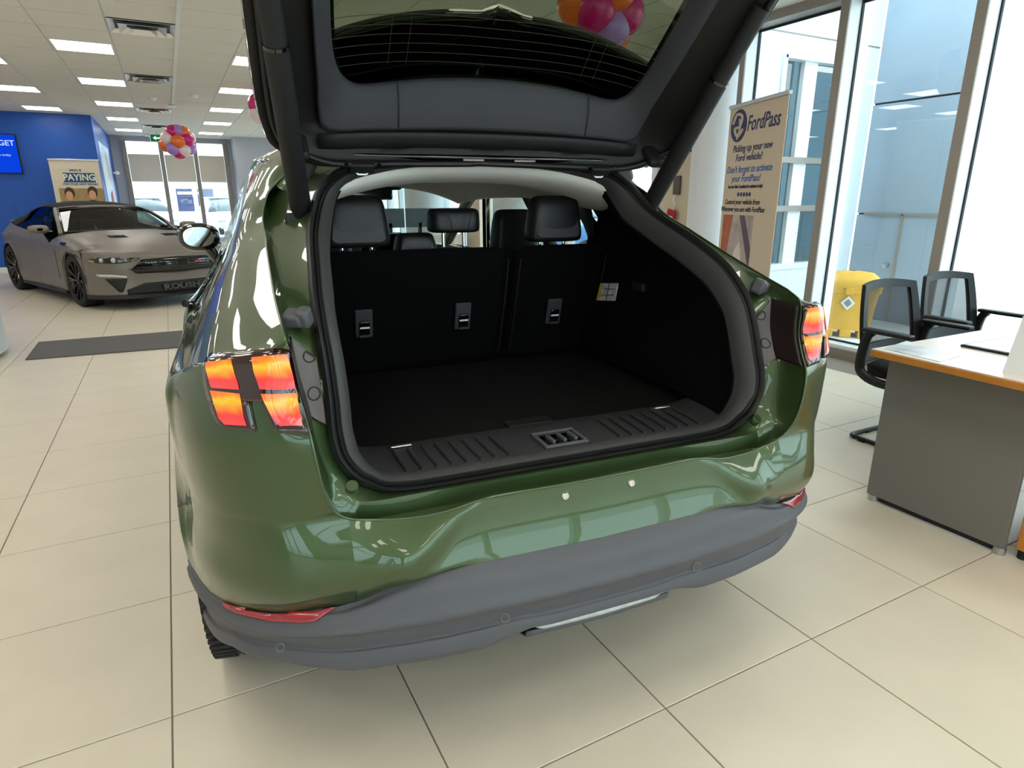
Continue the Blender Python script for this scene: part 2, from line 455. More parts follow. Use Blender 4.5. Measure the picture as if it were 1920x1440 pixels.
# left and back of the hall (behind the camera): plain wall and a big daylight window
wall('wall_left', MB().bb(-7.2, -7, -5.2, 20.4, 0, CZ + .02), m_white)
YK = -5.0
wall('wall_back', MB().bb(-7, -5.6, YK - .2, YK, 0, CZ + .02).bb(-5.6, 5.2, YK - .2, YK, 2.82, CZ + .02).bb(-5.6, 5.2, YK - .2, YK, -.1, .12).bb(-2.6, -1.9, YK - .2, YK, 0, CZ), m_beige)
wbk = tag(empty('window_4', (0, YK - .1, 0)), kind='structure')
for x in (-5.6, -4.6, -3.6, -2.6, -1.9, -.7, .5, 1.7, 2.9, 4.1, 5.15):
    MB().bb(x - .05, x + .05, -.08, .1, .12, 2.82).build('mullion', m_alu, wbk)
for a, b in ((-5.6, -2.6), (-1.9, 5.15)):
    MB().bb(a, b, -.02, -.014, .12, 2.82).build('pane', m_glass, wbk)
    MB().bb(a, b, -.06, .06, 2.05, 2.12).build('transom', m_alu, wbk)

# outside paving
m_pave = M('concrete_paving', (214, 214, 212), rough=0.9, noise=(2, 0.05))
wall('ground_outside', MB().bb(5.2, 80, -60, 90, -.2, -.02).bb(-60, 5.2, 20.6, 90, -.2, -.02).bb(-60, 5.2, -60, -5.25, -.2, -.02), m_pave)
# ------------------------------------------------------------------ floor mat, counter
m_mat = M('ribbed_rubber_mat', (92, 90, 90), rough=0.85, bump=(220, 0.4), noise=(60, 0.06))
mat_o = MB().prism([(-1.30, 6.77), (.55, 6.60), (.55, 7.49), (-1.32, 7.585)], 0.0, .012, lambda u, v, d: (u, v, d)).build('floor_mat', m_mat, bevel=.003)
tag(mat_o, 'flat dark grey mat lying on the tiles in front of the grey coupe', 'mat')
m_cnt = M('pale_counter', (196, 204, 208), rough=0.35)
ctr = empty('reception_counter', (-2.42, 7.1, 0)); tag(ctr, 'pale round counter cut off at the left edge of the picture', 'counter')
MB().lathe([(.0, .02), (.90, .02), (.94, .05), (.94, 1.02), (.0, 1.02)], n=64).build('body', m_cnt, ctr, smooth=40)
MB().lathe([(.0, 1.02), (.98, 1.02), (.98, 1.06), (.0, 1.06)], n=64).build('worktop', m_white, ctr, smooth=40)
MB().lathe([(.0, 0), (.88, 0), (.88, .02), (0, .02)], n=64).build('plinth', m_black, ctr, smooth=40)

# ------------------------------------------------------------------ television and banners on the blue wall
m_scr = emit_mat('screen_blue', (10, 70, 235), 0.75)
m_scrtx = emit_mat('screen_text', (190, 215, 255), 0.9)
tv = empty('television', (-2.37 - .63, YB - .006, 1.854 + .356)); tag(tv, 'wall television with a bright blue screen reading GET', 'television')
MB().bb(-.63, .63, -.06, 0, -.356, .356).build('casing', m_black, tv, bevel=.004)
MB().bb(-.612, .612, -.064, -.06, -.338, .338).build('screen', m_scr, tv)
text('lettering', ', GET', .135, (.59, -.0655, .19), (R(90), 0, 0), m_scrtx, tv, align='RIGHT', bold=.002)
text('lettering', 'Learn more today', .06, (.50, -.0655, -.02), (R(90), 0, 0), m_scrtx, tv, align='RIGHT')
m_fab = M('banner_cream', (222, 208, 184), rough=0.6)
m_navy = M('print_navy', (24, 84, 128), rough=0.6)
m_cream = M('print_cream', (236, 228, 204), rough=0.6)
m_tan = M('print_tan', (168, 140, 92), rough=0.6, noise=(14, 0.25))
m_skin = M('print_skin', (216, 160, 124), rough=0.6)
m_hair = M('print_hair', (74, 48, 30), rough=0.6)
m_red = M('print_red', (170, 44, 60), rough=0.6)
YP = 15.25
pl, pr, pt = at(90, 301, Y=YP), at(184, 303, Y=YP), at(130, 301, Y=YP).z
pb = empty('rollup_banner', ((pl.x + pr.x) / 2, YP, 0)); tag(pb, 'cream roll-up banner reading PAYING in front of the blue wall', 'banner')
hw = (pr.x - pl.x) / 2
MB().bb(-hw, hw, -.004, .004, .06, pt).build('sheet', m_fab, pb)
MB().bb(-hw - .01, hw + .01, -.016, .016, pt, pt + .03).build('top_rail', m_steel, pb, bevel=.004)
MB().bb(-hw - .02, hw + .02, -.1, .1, 0, .07).build('base', m_steel, pb, bevel=.01)
MB().cyl((0, .03, .05), (0, .03, pt), .012, 10).build('pole', m_steel, pb)
def pz(py): return at(137, py, Y=YP).z
MB().bb(-hw + .19, hw - .10, -.006, -.004, pz(342), pz(324)).build('print_band', m_navy, pb)
text('lettering', 'WHO IS', .055, (-.0, -.0065, pz(319.5)), (R(90), 0, 0), m_navy, pb, bold=.002)
text('lettering', 'PAYING', .165, (.045, -.0075, pz(333)), (R(90), 0, 0), m_cream, pb, bold=.004, sx=.9)
text('lettering', 'FOR YOUR NEXT REPAIR?', .052, (.05, -.0065, pz(345.5)), (R(90), 0, 0), m_navy, pb, bold=.0015, sx=.95)
ph = MB().bb(-hw + .08, hw, -.006, -.004, .9, pz(353)).build('print_photo', m_tan, pb)
def blob(name, x, z, rx, rz, mat, par, d=-.0065):
    mb = MB(); n = 20
    mb.prism([(x + rx * math.cos(2 * math.pi * k / n), z + rz * math.sin(2 * math.pi * k / n)) for k in range(n)], d, d + .001, lambda u, v, w: (u, w, v))
    return mb.build(name, mat, par)
for fx, fz in ((-.16, pz(365)), (.22, pz(363))):
    blob('print_hair', fx, fz + .03, .085, .11, m_hair, pb, -.0070); blob('print_face', fx - .01, fz - .02, .058, .085, m_skin, pb, -.0080)
    blob('print_shoulders', fx - .02, fz - .26, .15, .14, m_black, pb, -.0068)
# graphic panel on the side of the blue wall
gy0, gy1 = 16.3, 18.9
gp = empty('wall_graphic', (XB, (gy0 + gy1) / 2, 0)); tag(gp, 'tall pale graphic panel on the side face of the blue wall', 'wall graphic')
m_gpan = M('print_pale_blue', (186, 206, 236), rough=0.35, noise=(2.2, 0.25))
MB().bb(0, .012, -(gy1 - gy0) / 2, (gy1 - gy0) / 2, .5, 2.55).build('panel', m_gpan, gp)
MB().prism([(-1.2, 1.9), (-.5, 2.45), (.1, 1.75), (-.4, 1.5)], .012, .014, lambda u, v, d: (d, u, v)).build('print_white', m_white, gp)
MB().prism([(-.9, .6), (-.3, 1.5), (.3, 1.6), (.4, .7)], .012, .014, lambda u, v, d: (d, u, v)).build('print_red', m_red, gp)
MB().bb(.0, .013, (gy1 - gy0) / 2, (gy1 - gy0) / 2 + .5, .3, 2.1).build('side_strip', M('print_deep_blue', (20, 40, 130), rough=.4), gp)

# exit sign, detectors, security camera
m_green = emit_mat('exit_green', (30, 120, 70), .5)
ex = at(295, 259, Y=18.6)
es = empty('exit_sign', (ex.x, 18.6, ex.z)); tag(es, 'green hanging exit sign with a white arrow beside the balloons', 'exit sign')
MB().bb(-.16, .16, -.02, .02, -.09, .09).build('box', m_white, es, bevel=.004)
MB().bb(-.145, .145, -.022, -.02, -.078, .078).build('face', m_green, es)
MB().prism([(-.1, 0), (-.03, .055), (-.03, .02), (.1, .02), (.1, -.02), (-.03, -.02), (-.03, -.055)], -.0235, -.022, lambda u, v, d: (u, d, v)).build('arrow', emit_mat('exit_white', (225, 255, 235), .8), es)
MB().cyl((0, 0, .09), (0, 0, CZ - ex.z), .008, 8).build('stem', m_steel, es)
for (px, py), lab in (((285, 183), 'small round smoke detector on the ceiling left of the hanging ribbon'), ((363, 178), 'flat white detector on the ceiling right of the hanging ribbon')):
    p = at(px, py, Z=CZ)
    o = MB().lathe([(.0, 0), (.07, 0), (.07, -.02), (.05, -.045), (.0, -.05)], n=24).build('smoke_detector', m_white, smooth=50)
    o.location = p; tag(o, lab, 'detector')
cam_p = at(215, 312, Y=16.6)
sc_ = empty('security_camera', (XB + .001, 19.4, 2.02)); tag(sc_, 'small wall camera beyond the graphic panel', 'camera')
MB().cyl((0, 0, 0), (.1, 0, 0), .02, 10).build('bracket', m_white, sc_)
MB().cyl((.1, -.08, 0), (.1, .06, 0), .045, 16).build('housing', m_white, sc_, smooth=40)

# ------------------------------------------------------------------ balloons
BALL = {'pink': M('balloon_pink', (206, 26, 118), rough=0.25, coat=.3), 'lilac': M('balloon_lilac', (176, 132, 206), rough=0.25, coat=.3),
        'orange': M('balloon_orange', (240, 112, 32), rough=0.25, coat=.3), 'white': M('balloon_white', (238, 214, 212), rough=0.25, coat=.3)}
def balloon_mesh():
    prof = [(0.0, -1.13), (.05, -1.10), (.035, -1.03), (.16, -.97), (.42, -.86), (.72, -.62), (.93, -.22), (1.0, .12), (.94, .45), (.76, .74), (.46, .93), (.18, .995), (.0, 1.0)]
    pp = crom([V(a, b, 0) for a, b in prof], 2)
    return [(max(p.x, 0), p.y) for p in pp]
BP = balloon_mesh()
def cluster(c, rad, br, items, word, group):
    for k, (az, el, colr) in enumerate(items):
        d = V(math.cos(R(el)) * math.sin(R(az)), -math.cos(R(el)) * math.cos(R(az)), math.sin(R(el)))
        o = MB().lathe([(r * br, h * br) for r, h in BP], n=28).build('balloon', BALL[colr], smooth=80)
        q = V(0, 0, 1).rotation_difference(d); o.rotation_mode = 'QUATERNION'; o.rotation_quaternion = q
        o.location = V(*c) + d * rad
        tag(o, word[k], 'balloon', group)
bc = at(333, 266, Y=13.4)
far_items = [(-25, 48, 'pink'), (8, 52, 'lilac'), (48, 45, 'orange'), (-50, 12, 'white'), (2, -2, 'orange'), (48, 8, 'pink'), (-78, -18, 'orange'), (-30, -36, 'lilac'), (75, -30, 'lilac'), (5, -62, 'pink'), (30, -42, 'white'), (100, 20, 'white'), (180, 40, 'orange'), (180, -30, 'pink')]
pos = {(-25, 48): 'top left', (8, 52): 'top middle', (48, 45): 'top right', (-50, 12): 'left', (2, -2): 'front middle', (48, 8): 'right', (-78, -18): 'far left', (-30, -36): 'lower left', (75, -30): 'lower far right', (5, -62): 'bottom', (30, -42): 'lower right', (100, 20): 'hidden right', (180, 40): 'hidden upper rear', (180, -30): 'hidden lower rear'}
cluster(bc, .205, .115, far_items, ['%s balloon at the %s of the hanging bunch by the exit sign' % (c, pos[(a, e)]) for a, e, c in far_items], 'balloons in the far hanging bunch')
hp = at(325, 193, Z=CZ)
rb = MB().tube([(bc.x, 13.4, bc.z + .3), (bc.x, 13.4, CZ - .03)], .006, 8).build('ribbon', m_white); tag(rb, 'white ribbon holding the far bunch of balloons', 'ribbon')
hk = MB().lathe([(0, 0), (.06, 0), (.06, -.03), (0, -.03)], n=20).build('ceiling_hook', m_steel, smooth=40); hk.location = (bc.x, 13.4, CZ); tag(hk, 'small round ceiling hook above the far balloons', 'hook')
tr = MB().bb(CX0 - .02, CX0 + .02, 2.0, 13.2, CZ - .02, CZ - .003).build('ceiling_rail', m_white); tag(tr, 'thin white rail running along the ceiling to the balloons', 'rail')
b2 = at(1118, 12, Y=4.1)
near_items = [(-38, -20, 'pink'), (38, -18, 'pink'), (8, -50, 'lilac'), (50, -62, 'orange'), (0, 12, 'orange'), (-70, -8, 'orange'), (-70, 30, 'white'), (60, 30, 'white'), (180, -35, 'white'), (180, 20, 'lilac'), (-20, 55, 'lilac')]
cluster((b2.x, b2.y, b2.z), .20, .145, near_items, ['%s balloon %s the bunch above the raised tailgate window' % (c, w) for (a, e, c), w in zip(near_items, ('at the lower left of', 'at the lower right of', 'hanging lowest in the middle of', 'behind the lilac one in', 'at the upper middle of', 'at the far left of', 'at the top left of', 'at the top right of', 'hidden low behind', 'hidden high behind', 'on top of'))], 'balloons in the near hanging bunch')
b3 = at(506, 203, Y=11.0)
th_items = [(-60, 10, 'pink'), (-60, -25, 'white'), (0, 0, 'orange'), (60, 0, 'lilac')]
cluster(b3, .2, .15, th_items, ['%s balloon %s behind the raised tailgate edge' % (c, w) for (a, e, c), w in zip(th_items, ('just peeking out', 'peeking out lowest', 'hidden in the middle', 'hidden on the right'))], 'balloons behind the tailgate')

# ------------------------------------------------------------------ info banner by the window
m_sheet = M('banner_beige', (206, 188, 164), rough=0.55)
A_, B_ = V(4.13, 4.005, 0), V(3.885, 3.245, 0)
fb = empty('rollup_banner', (A_ + B_) / 2); ang = math.atan2(B_.y - A_.y, B_.x - A_.x); fb.rotation_euler = (0, 0, ang)
tag(fb, 'tall beige roll-up banner headed FordPass beside the window', 'banner')
BW, BH = (B_ - A_).length / 2, 2.045
MB().bb(-BW, BW, -.003, .003, .07, BH).build('sheet', m_sheet, fb)
MB().bb(-BW - .01, BW + .01, -.014, .014, BH, BH + .028).build('top_rail', m_steel, fb, bevel=.004)
MB().bb(-BW - .02, BW + .02, -.11, .11, 0, .075).build('base', m_steel, fb, bevel=.01)
MB().cyl((0, .03, .05), (0, .03, BH), .012, 10).build('pole', m_steel, fb)
m_ink = M('print_ink', (46, 56, 98), rough=0.6); m_ink2 = M('print_light_blue', (78, 112, 172), rough=0.6)
m_dark = M('print_dark', (52, 46, 52), rough=.6)
def on_banner(px, py):
    d = CAM_R @ Vector(((px - 960) / FPX, (720 - py) / FPX, -1.0)); n = (B_ - A_).cross(V(0, 0, 1))
    t = (A_ - V(0, 0, CAMZ)).dot(n) / d.dot(n); w = V(0, 0, CAMZ) + d * t
    return (w - (A_ + B_) / 2).dot((B_ - A_).normalized()), w.z
lx, lz = on_banner(1386, 236)
def disc(name, x, z, r, mat, d): return blob(name, x, z, r, r, mat, fb, d)
disc('logo_disc', lx, lz, .122, m_ink, -.0042); 
sw = crom([V(-.085, .02, 0), V(-.03, .085, 0), V(.05, .06, 0), V(.02, -.01, 0), V(-.05, -.02, 0), V(.0, -.08, 0), V(.075, -.03, 0)], 5)
MB().tube([(lx + p.x, -.0044, lz + p.y) for p in sw], .011, 6).build('logo_stroke', m_sheet, fb)
MB().tube([(lx + .01 + p[0], -.0046, lz + p[1]) for p in ((.0, .05), (.02, -.02), (-.02, -.1))], .008, 6).build('logo_stroke', m_sheet, fb)
def btext(s, p0, p1, py, mat, k=1.0, sh=0.0, bold=.0012):
    (x0, z0), (x1, z1) = on_banner(*p0), on_banner(*p1)
    o = text('lettering', s, py, ((x0 + x1) / 2, -.0045, (z0 + z1) / 2), (R(90), 0, 0), mat, fb, bold=bold, shear=sh)
    bpy.context.view_layer.update(); w = o.dimensions.x
    if w > 0: o.scale.x = (x1 - x0) / w
    return o
btext('FordPass', (1402, 231), (1464, 223), .155, m_ink, sh=.25, bold=.002)
btext('Picking up your new', (1375, 280), (1450, 271), .074, m_ink, sh=.2)
btext('Ford vehicle?', (1380, 297), (1430, 292), .072, m_ink, sh=.2)
btext("Don't forget to activate", (1364, 321), (1449, 312), .074, m_ink2, sh=.2)
btext('your FordPass!', (1372, 338), (1427, 331), .072, m_ink2, sh=.2)
btext('See your Sales Consultant for assistance today!', (1366, 351), (1431, 348), .036, m_dark, sh=.2)
for k in range(5):
    x, z = on_banner(1385 + 5.3 * k, 364.5); disc('dot', x, z, .017, m_ink, -.0045)
btext('Control your vehicle from', (1360, 380), (1425, 378), .054, m_dark, sh=.2)
btext('Wherever you are with FordPass', (1353, 392), (1434, 394), .054, m_dark, sh=.2)
(x0, z0), (x1, z1) = on_banner(1358, 402), on_banner(1414, 404)
pw_ = x1 - x0
MB().bb(x0, x1, -.005, -.0035, z0 - .62, z0).build('print_photo', M('photo_grey', (176, 160, 152), rough=.5, noise=(6, .3)), fb)
MB().prism([(x0, z0 - .62), (x0, z0), (x0 + pw_ * .34, z0), (x0 + pw_ * .22, z0 - .3), (x0 + pw_ * .5, z0 - .62)], -.0056, -.005, lambda u, v, d: (u, d, v)).build('print_photo_orange', M('photo_orange', (168, 84, 54), rough=.5, noise=(9, .3)), fb)
MB().prism([(x0 + pw_ * .55, z0), (x0 + pw_ * .72, z0), (x1, z0 - .25), (x1, z0 - .42)], -.0056, -.005, lambda u, v, d: (u, d, v)).build('print_photo_dark', M('photo_plum', (84, 68, 84), rough=.5), fb)
MB().prism([(x0 + pw_ * .6, z0 - .62), (x0 + pw_ * .45, z0 - .3), (x0 + pw_ * .62, z0 - .2), (x0 + pw_ * .9, z0 - .62)], -.0056, -.005, lambda u, v, d: (u, d, v)).build('print_photo_pale', M('photo_pale', (220, 206, 198), rough=.5), fb)

# picture frame, wall phone alarm
pf = empty('picture_frame', (WX, 5.5, 1.98)); tag(pf, 'dark framed picture on the beige wall behind the tailgate strut', 'picture')
MB().bb(-.02, 0, -.16, .16, -.14, .14).build('frame', m_black, pf, bevel=.003); MB().bb(-.023, -.02, -.13, .13, -.11, .11).build('sheet', m_cream, pf)
al = empty('call_station', (WX, 5.59, 1.5)); tag(al, 'small wall switch with a red tag hanging on a cord', 'wall switch')
MB().bb(-.03, 0, -.05, .05, -.1, .1).build('plate', M('switch_grey', (90, 84, 80), rough=.4), al, bevel=.004)
MB().tube([(-.03, 0, -.1), (-.035, .02, -.16), (-.03, -.01, -.22), (-.035, .03, -.27)], .006, 6).build('cord', m_white, al)
MB().box((-.05, .03, -.34), (.02, .13, .16), Matrix.Rotation(.2, 3, 'X')).build('tag', M('tag_red', (170, 20, 36), rough=.5), al, bevel=.004)
MB().box((-.062, .03, -.36), (.004, .07, .06), Matrix.Rotation(.2, 3, 'X')).build('tag_label', m_white, al)

# ------------------------------------------------------------------ desk with papers
m_dtop = M('desk_laminate', (226, 214, 206), rough=0.28, spec=.5)
m_wood = M('desk_wood_edge', (190, 124, 52), rough=0.4, noise=(20, .1))
m_dpan = M('desk_grey_panel', (118, 114, 108), rough=0.55, noise=(300, .03))
dk = empty('office_desk', (2.56, 1.59, 0)); tag(dk, 'office desk with wood-edged top and plain grey end panel', 'desk')
top_pts = [(0, 0), (1.9, -.03), (1.9, -1.0), (-.04, -1.0)]
MB().prism(top_pts, .708, .736, lambda u, v, d: (u + .02, v, d)).build('top_edge', m_wood, dk, bevel=.003)
MB().prism([(.004, -.004), (1.896, -.034), (1.896, -.996), (-.036, -.996)], .736, .740, lambda u, v, d: (u + .02, v, d)).build('top_surface', m_dtop, dk)
MB().bb(.165, .195, -.57, -.005, .028, .708).build('end_panel', m_dpan, dk, bevel=.002)
MB().bb(.17, .19, -.53, -.06, .008, .028).build('foot_rail', m_black, dk)
for yy in (-.555, -.03): MB().cyl((.18, yy, 0), (.18, yy, .03), .022, 16).build('levelling_foot', m_steel, dk)
MB().bb(.2, 1.8, -.30, -.28, .25, .70).build('modesty_panel', m_dpan, dk)
ped = MB().bb(.19, .62, -1.0, -.60, .04, .69).build('pedestal', m_wood, dk, bevel=.003)
for k in range(3): MB().bb(.205, .605, -1.012, -1.0, .06 + .21 * k, .255 + .21 * k).build('drawer_front', m_wood, ped, bevel=.002)
for y in (-.62, -.98):
    for x in (.22, .58): MB().cyl((x, y, 0), (x, y, .04), .02, 12).build('caster', m_black, dk)
MB().bb(1.75, 1.78, -.95, -.08, .0, .708).build('end_panel', m_dpan, dk)
zt = .7405
m_paper = M('glossy_paper', (214, 220, 224), rough=0.2, noise=(9, .35))
br1 = MB().prism([(at(1657, 654, Z=.74).x, at(1657, 654, Z=.74).y), (at(1700, 640, Z=.74).x, at(1700, 640, Z=.74).y), (at(1800, 668, Z=.74).x, at(1800, 668, Z=.74).y), (at(1762, 679, Z=.74).x, at(1762, 679, Z=.74).y)], zt, zt + .002, lambda u, v, d: (u, v, d)).build('brochure', m_paper)
tag(br1, 'glossy printed leaflet lying at the desk corner', 'brochure')
f_p = [at(1800, 650, Z=.74), at(1935, 628, Z=.74), at(2040, 660, Z=.74), at(1915, 672, Z=.74)]
fr = empty('document_frame', (f_p[0] + f_p[2]) / 2); fr.location.z = zt; tag(fr, 'dark framed sheet lying flat on the desk', 'document frame')
c0 = (f_p[0] + f_p[2]) / 2
MB().prism([((p - c0).x, (p - c0).y) for p in f_p], 0, .010, lambda u, v, d: (u, v, d)).build('frame', m_black, fr, bevel=.002)
MB().prism([((p - c0).x * .92, (p - c0).y * .92) for p in f_p], .010, .0115, lambda u, v, d: (u, v, d)).build('sheet', m_paper, fr)
s0 = at(1897, 700, Z=.74)
sg = empty('sign_holder', (s0.x + .06, s0.y - .02, zt)); tag(sg, 'folded white card sign at the right end of the desk', 'sign')
MB().prism([(-.06, 0), (0, .2), (.004, .2), (-.052, 0)], -.15, .05, lambda u, v, d: (u, d, v)).build('front_sheet', m_white, sg)
MB().prism([(.06, 0), (0, .2), (-.004, .2), (.052, 0)], -.15, .05, lambda u, v, d: (u, d, v)).build('rear_sheet', m_white, sg)

# ------------------------------------------------------------------ visitor chairs
m_frame = M('chair_black_metal', (22, 22, 26), rough=0.3, metal=.4)
m_cplast = M('chair_black_plastic', (15, 15, 16), rough=0.5)
m_seat = M('chair_black_fabric', (20, 20, 22), rough=0.9, bump=(400, .3))
def mesh_fabric():
    m = bpy.data.materials.new('chair_mesh'); m.use_nodes = True; nt = m.node_tree; n = nt.nodes; l = nt.links
    b = n['Principled BSDF']; b.inputs['Base Color'].default_value = lin(26, 26, 30); b.inputs['Roughness'].default_value = .7
    o = n['Material Output']; t = n.new('ShaderNodeBsdfTransparent'); mx = n.new('ShaderNodeMixShader'); mx.inputs[0].default_value = .22
    l.new(b.outputs[0], mx.inputs[1]); l.new(t.outputs[0], mx.inputs[2]); l.new(mx.outputs[0], o.inputs[0]); return m
m_mesh = mesh_fabric()
def chair():
    e = empty('visitor_chair')
    # local: seat faces -y (towards the desk), back at +y
    def back_pt(u, v):   # u -1..1 across, v 0..1 up
        w = .262 - .03 * v ** 2 + .012 * math.sin(v * 3.1)
        y = .055 + .085 * v + .035 * (1 - u * u) * 1.0
        return V(u * w, y, .455 + .45 * v - (.02 * u * u * v))
    rim = [back_pt(-1 + 2 * k / 8, 1) for k in range(9)] + [back_pt(1, 1 - k / 6) for k in range(1, 7)] + [back_pt(1 - 2 * k / 8, 0) for k in range(1, 9)] + [back_pt(-1, k / 6) for k in range(1, 6)]
    # frame ring: flat band between outer and inner outline
    mb = MB(); N = 40
    def outline(s, ins):
        ub = 1 - ins[0]; pts = []
        n = 12
        for k in range(n): pts.append((-ub + 2 * ub * k / n, 1 - ins[1]))
        for k in range(n): pts.append((ub, 1 - ins[1] - (1 - ins[1] - ins[2]) * k / n))
        for k in range(n): pts.append((ub - 2 * ub * k / n, ins[2]))
        for k in range(n): pts.append((-ub, ins[2] + (1 - ins[1] - ins[2]) * k / n))
        return pts
    oo = outline(0, (0, 0, 0)); ii = outline(0, (.2, .10, .22))
    A = [back_pt(u, v) for u, v in oo]; B = [back_pt(u, v) for u, v in ii]
    front = [p + V(0, -.012, 0) for p in A]; frb = [p + V(0, -.012, 0) for p in B]; bk = [p + V(0, .012, 0) for p in A]; bkb = [p + V(0, .012, 0) for p in B]
    mb.grid([front, frb, bkb, bk], closed_u=True, closed_v=True)
    mb.build('back_frame', m_cplast, e, smooth=50, bevel=0)
    rows = [[back_pt(-.8 + 1.6 * i / 10, .22 + .68 * j / 8) for i in range(11)] for j in range(9)]
    MB().grid(rows).build('back_mesh', m_mesh, e, smooth=179)
    # seat cushion
    rows = []
    for j in range(7):
        y = .05 - .46 * j / 6
        rows.append([V(-.23 + .46 * i / 8, y, .445 + .02 * (1 - ((i - 4) / 4) ** 4) - (.03 * max(0, (j - 4) / 2) ** 2)) for i in range(9)])
    o = MB().grid(rows).build('seat', m_seat, e, smooth=179); sd = o.modifiers.new('thick', 'SOLIDIFY'); sd.thickness = .055; sd.offset = -1
    MB().bb(-.21, .21, -.38, .04, .375, .392).build('seat_shell', m_cplast, e, bevel=.006)
    # arm brackets: loop from the seat side up to the armrest
    for s in (-1, 1):
        x = s * .275
        p = crom([V(x, -.26, .37), V(x, -.06, .365), V(x, .045, .40), V(x, .065, .47), V(x, .05, .60), V(x, .02, .642)], 4)
        rows = []
        for q in p: rows.append([q + V(s * a, 0, 0) for a in (-.016, .016)])
        mb = MB().grid(rows); o = mb.build('arm_bracket', m_cplast, e, smooth=60); sd = o.modifiers.new('thick', 'SOLIDIFY'); sd.thickness = .04; sd.offset = 0
        mb = MB(); pp = [(x - .03, .07), (x + .03, .07), (x + .033, -.06), (x + .028, -.2), (x - .028, -.2), (x - .033, -.06)]
        mb.prism(pp, .638, .660, lambda u, v, d: (u, v, d)).build('armrest', m_cplast, e, bevel=.008)
    # cantilever tube: side rails on the floor joined behind, uprights in front
    path = [V(-.24, -.36, .40), V(-.255, -.47, .36), V(-.26, -.49, .28), V(-.265, -.46, .06), V(-.267, -.41, .014), V(-.268, -.30, .014), V(-.27, .0, .014), V(-.265, .04, .014), V(-.225, .065, .014), V(0, .067, .014)]
    path = path + [V(-q.x, q.y, q.z) for q in path[-2::-1]]
    MB().tube([tuple(q) for q in crom(path, 4)], .0125, 10).build('cantilever_frame', m_frame, e, smooth=60)
    for s in (-1, 1):
        for y in (-.02, -.34): MB().bb(s * .27 - .014, s * .27 + .014, y - .02, y + .02, 0, .012).build('glide', m_black, e)
    for x in (-.1, .13): MB().bb(x - .02, x + .02, .053, .081, 0, .012).build('glide', m_black, e)
    MB().tube([(-.235, -.33, .385), (.235, -.33, .385)], .011, 10).build('cross_bar', m_frame, e)
    return e
ch = chair(); ch.location = (3.655, 2.06, 0); ch.rotation_euler = (0, 0, R(-1)); tag(ch, 'black mesh-back visitor chair nearer the green car, behind the desk', 'chair', 'visitor chairs at the desk')
ch2 = copy_tree(ch); ch2.location = (4.36, 2.12, 0); ch2.rotation_euler = (0, 0, R(-4)); tag(ch2, 'black mesh-back visitor chair farther right, beside the window', 'chair', 'visitor chairs at the desk')
# ================================================================== green SUV with open tailgate
TH = R(-5.6317)
suv = empty('electric_suv', (0.7959, 0.9264, 0), TH)
tag(suv, 'glossy green electric SUV seen from behind with its tailgate raised', 'car')
CC_ = V(-0.7012, -1.0, CAMZ)                       # camera in the car's own frame
RZI = Matrix.Rotation(-TH, 3, 'Z')
def cdir(px, py): return RZI @ (CAM_R @ V((px - 960) / FPX, (720 - py) / FPX, -1.0))
def cat_(px, py, x=None, y=None, z=None):
    d = cdir(px, py)
    t = (x - CC_.x) / d.x if x is not None else (y - CC_.y) / d.y if y is not None else (z - CC_.z) / d.z
    return CC_ + d * t

m_paint = M('green_metallic_paint', (58, 78, 43), rough=0.42, metal=0.55, coat=1.0, coat_rough=0.015, flake=0.18)
m_clad = M('grey_moulded_plastic', (78, 78, 83), rough=0.5, bump=(900, 0.08))
m_trim = M('black_trim_plastic', (22, 22, 24), rough=0.6, bump=(800, 0.1))
m_trimg = M('grey_trim_plastic', (54, 54, 59), rough=0.65, bump=(900, 0.1))
m_sillp = M('sill_plastic', (46, 46, 49), rough=.5, bump=(800, .1))
m_rub = M('black_rubber', (20, 20, 21), rough=0.45)
m_rub2 = M('grey_rubber_trim', (58, 57, 58), rough=0.55)
m_carpet = M('black_carpet', (10, 10, 11), rough=1.0, bump=(1500, 0.5), noise=(700, .3), spec=.1)
m_leather = M('black_leather', (15, 15, 17), rough=0.42, bump=(260, 0.15))
m_leatherg = M('charcoal_leather', (54, 54, 58), rough=0.55, bump=(300, 0.15))
m_gloss = M('piano_black', (8, 8, 9), rough=0.06, coat=1.0)
m_lightliner = M('pale_headliner', (232, 228, 222), rough=0.9, bump=(700, .15))
m_redrefl = M('red_reflector', (150, 26, 40), rough=0.25, coat=1.0)
m_clear = M('clear_lamp', (176, 182, 184), rough=0.3, coat=1.0, noise=(40, .25))
m_tint = glass_mat('tailgate_glass', (150, 160, 140), refl=.8)
m_carglass = glass_mat('car_glass', (224, 236, 232), refl=.9)
m_tyre = M('tyre_rubber', (24, 24, 25), rough=0.75, bump=(500, .2))
m_rim = M('dark_alloy', (58, 58, 62), rough=0.3, metal=.9)

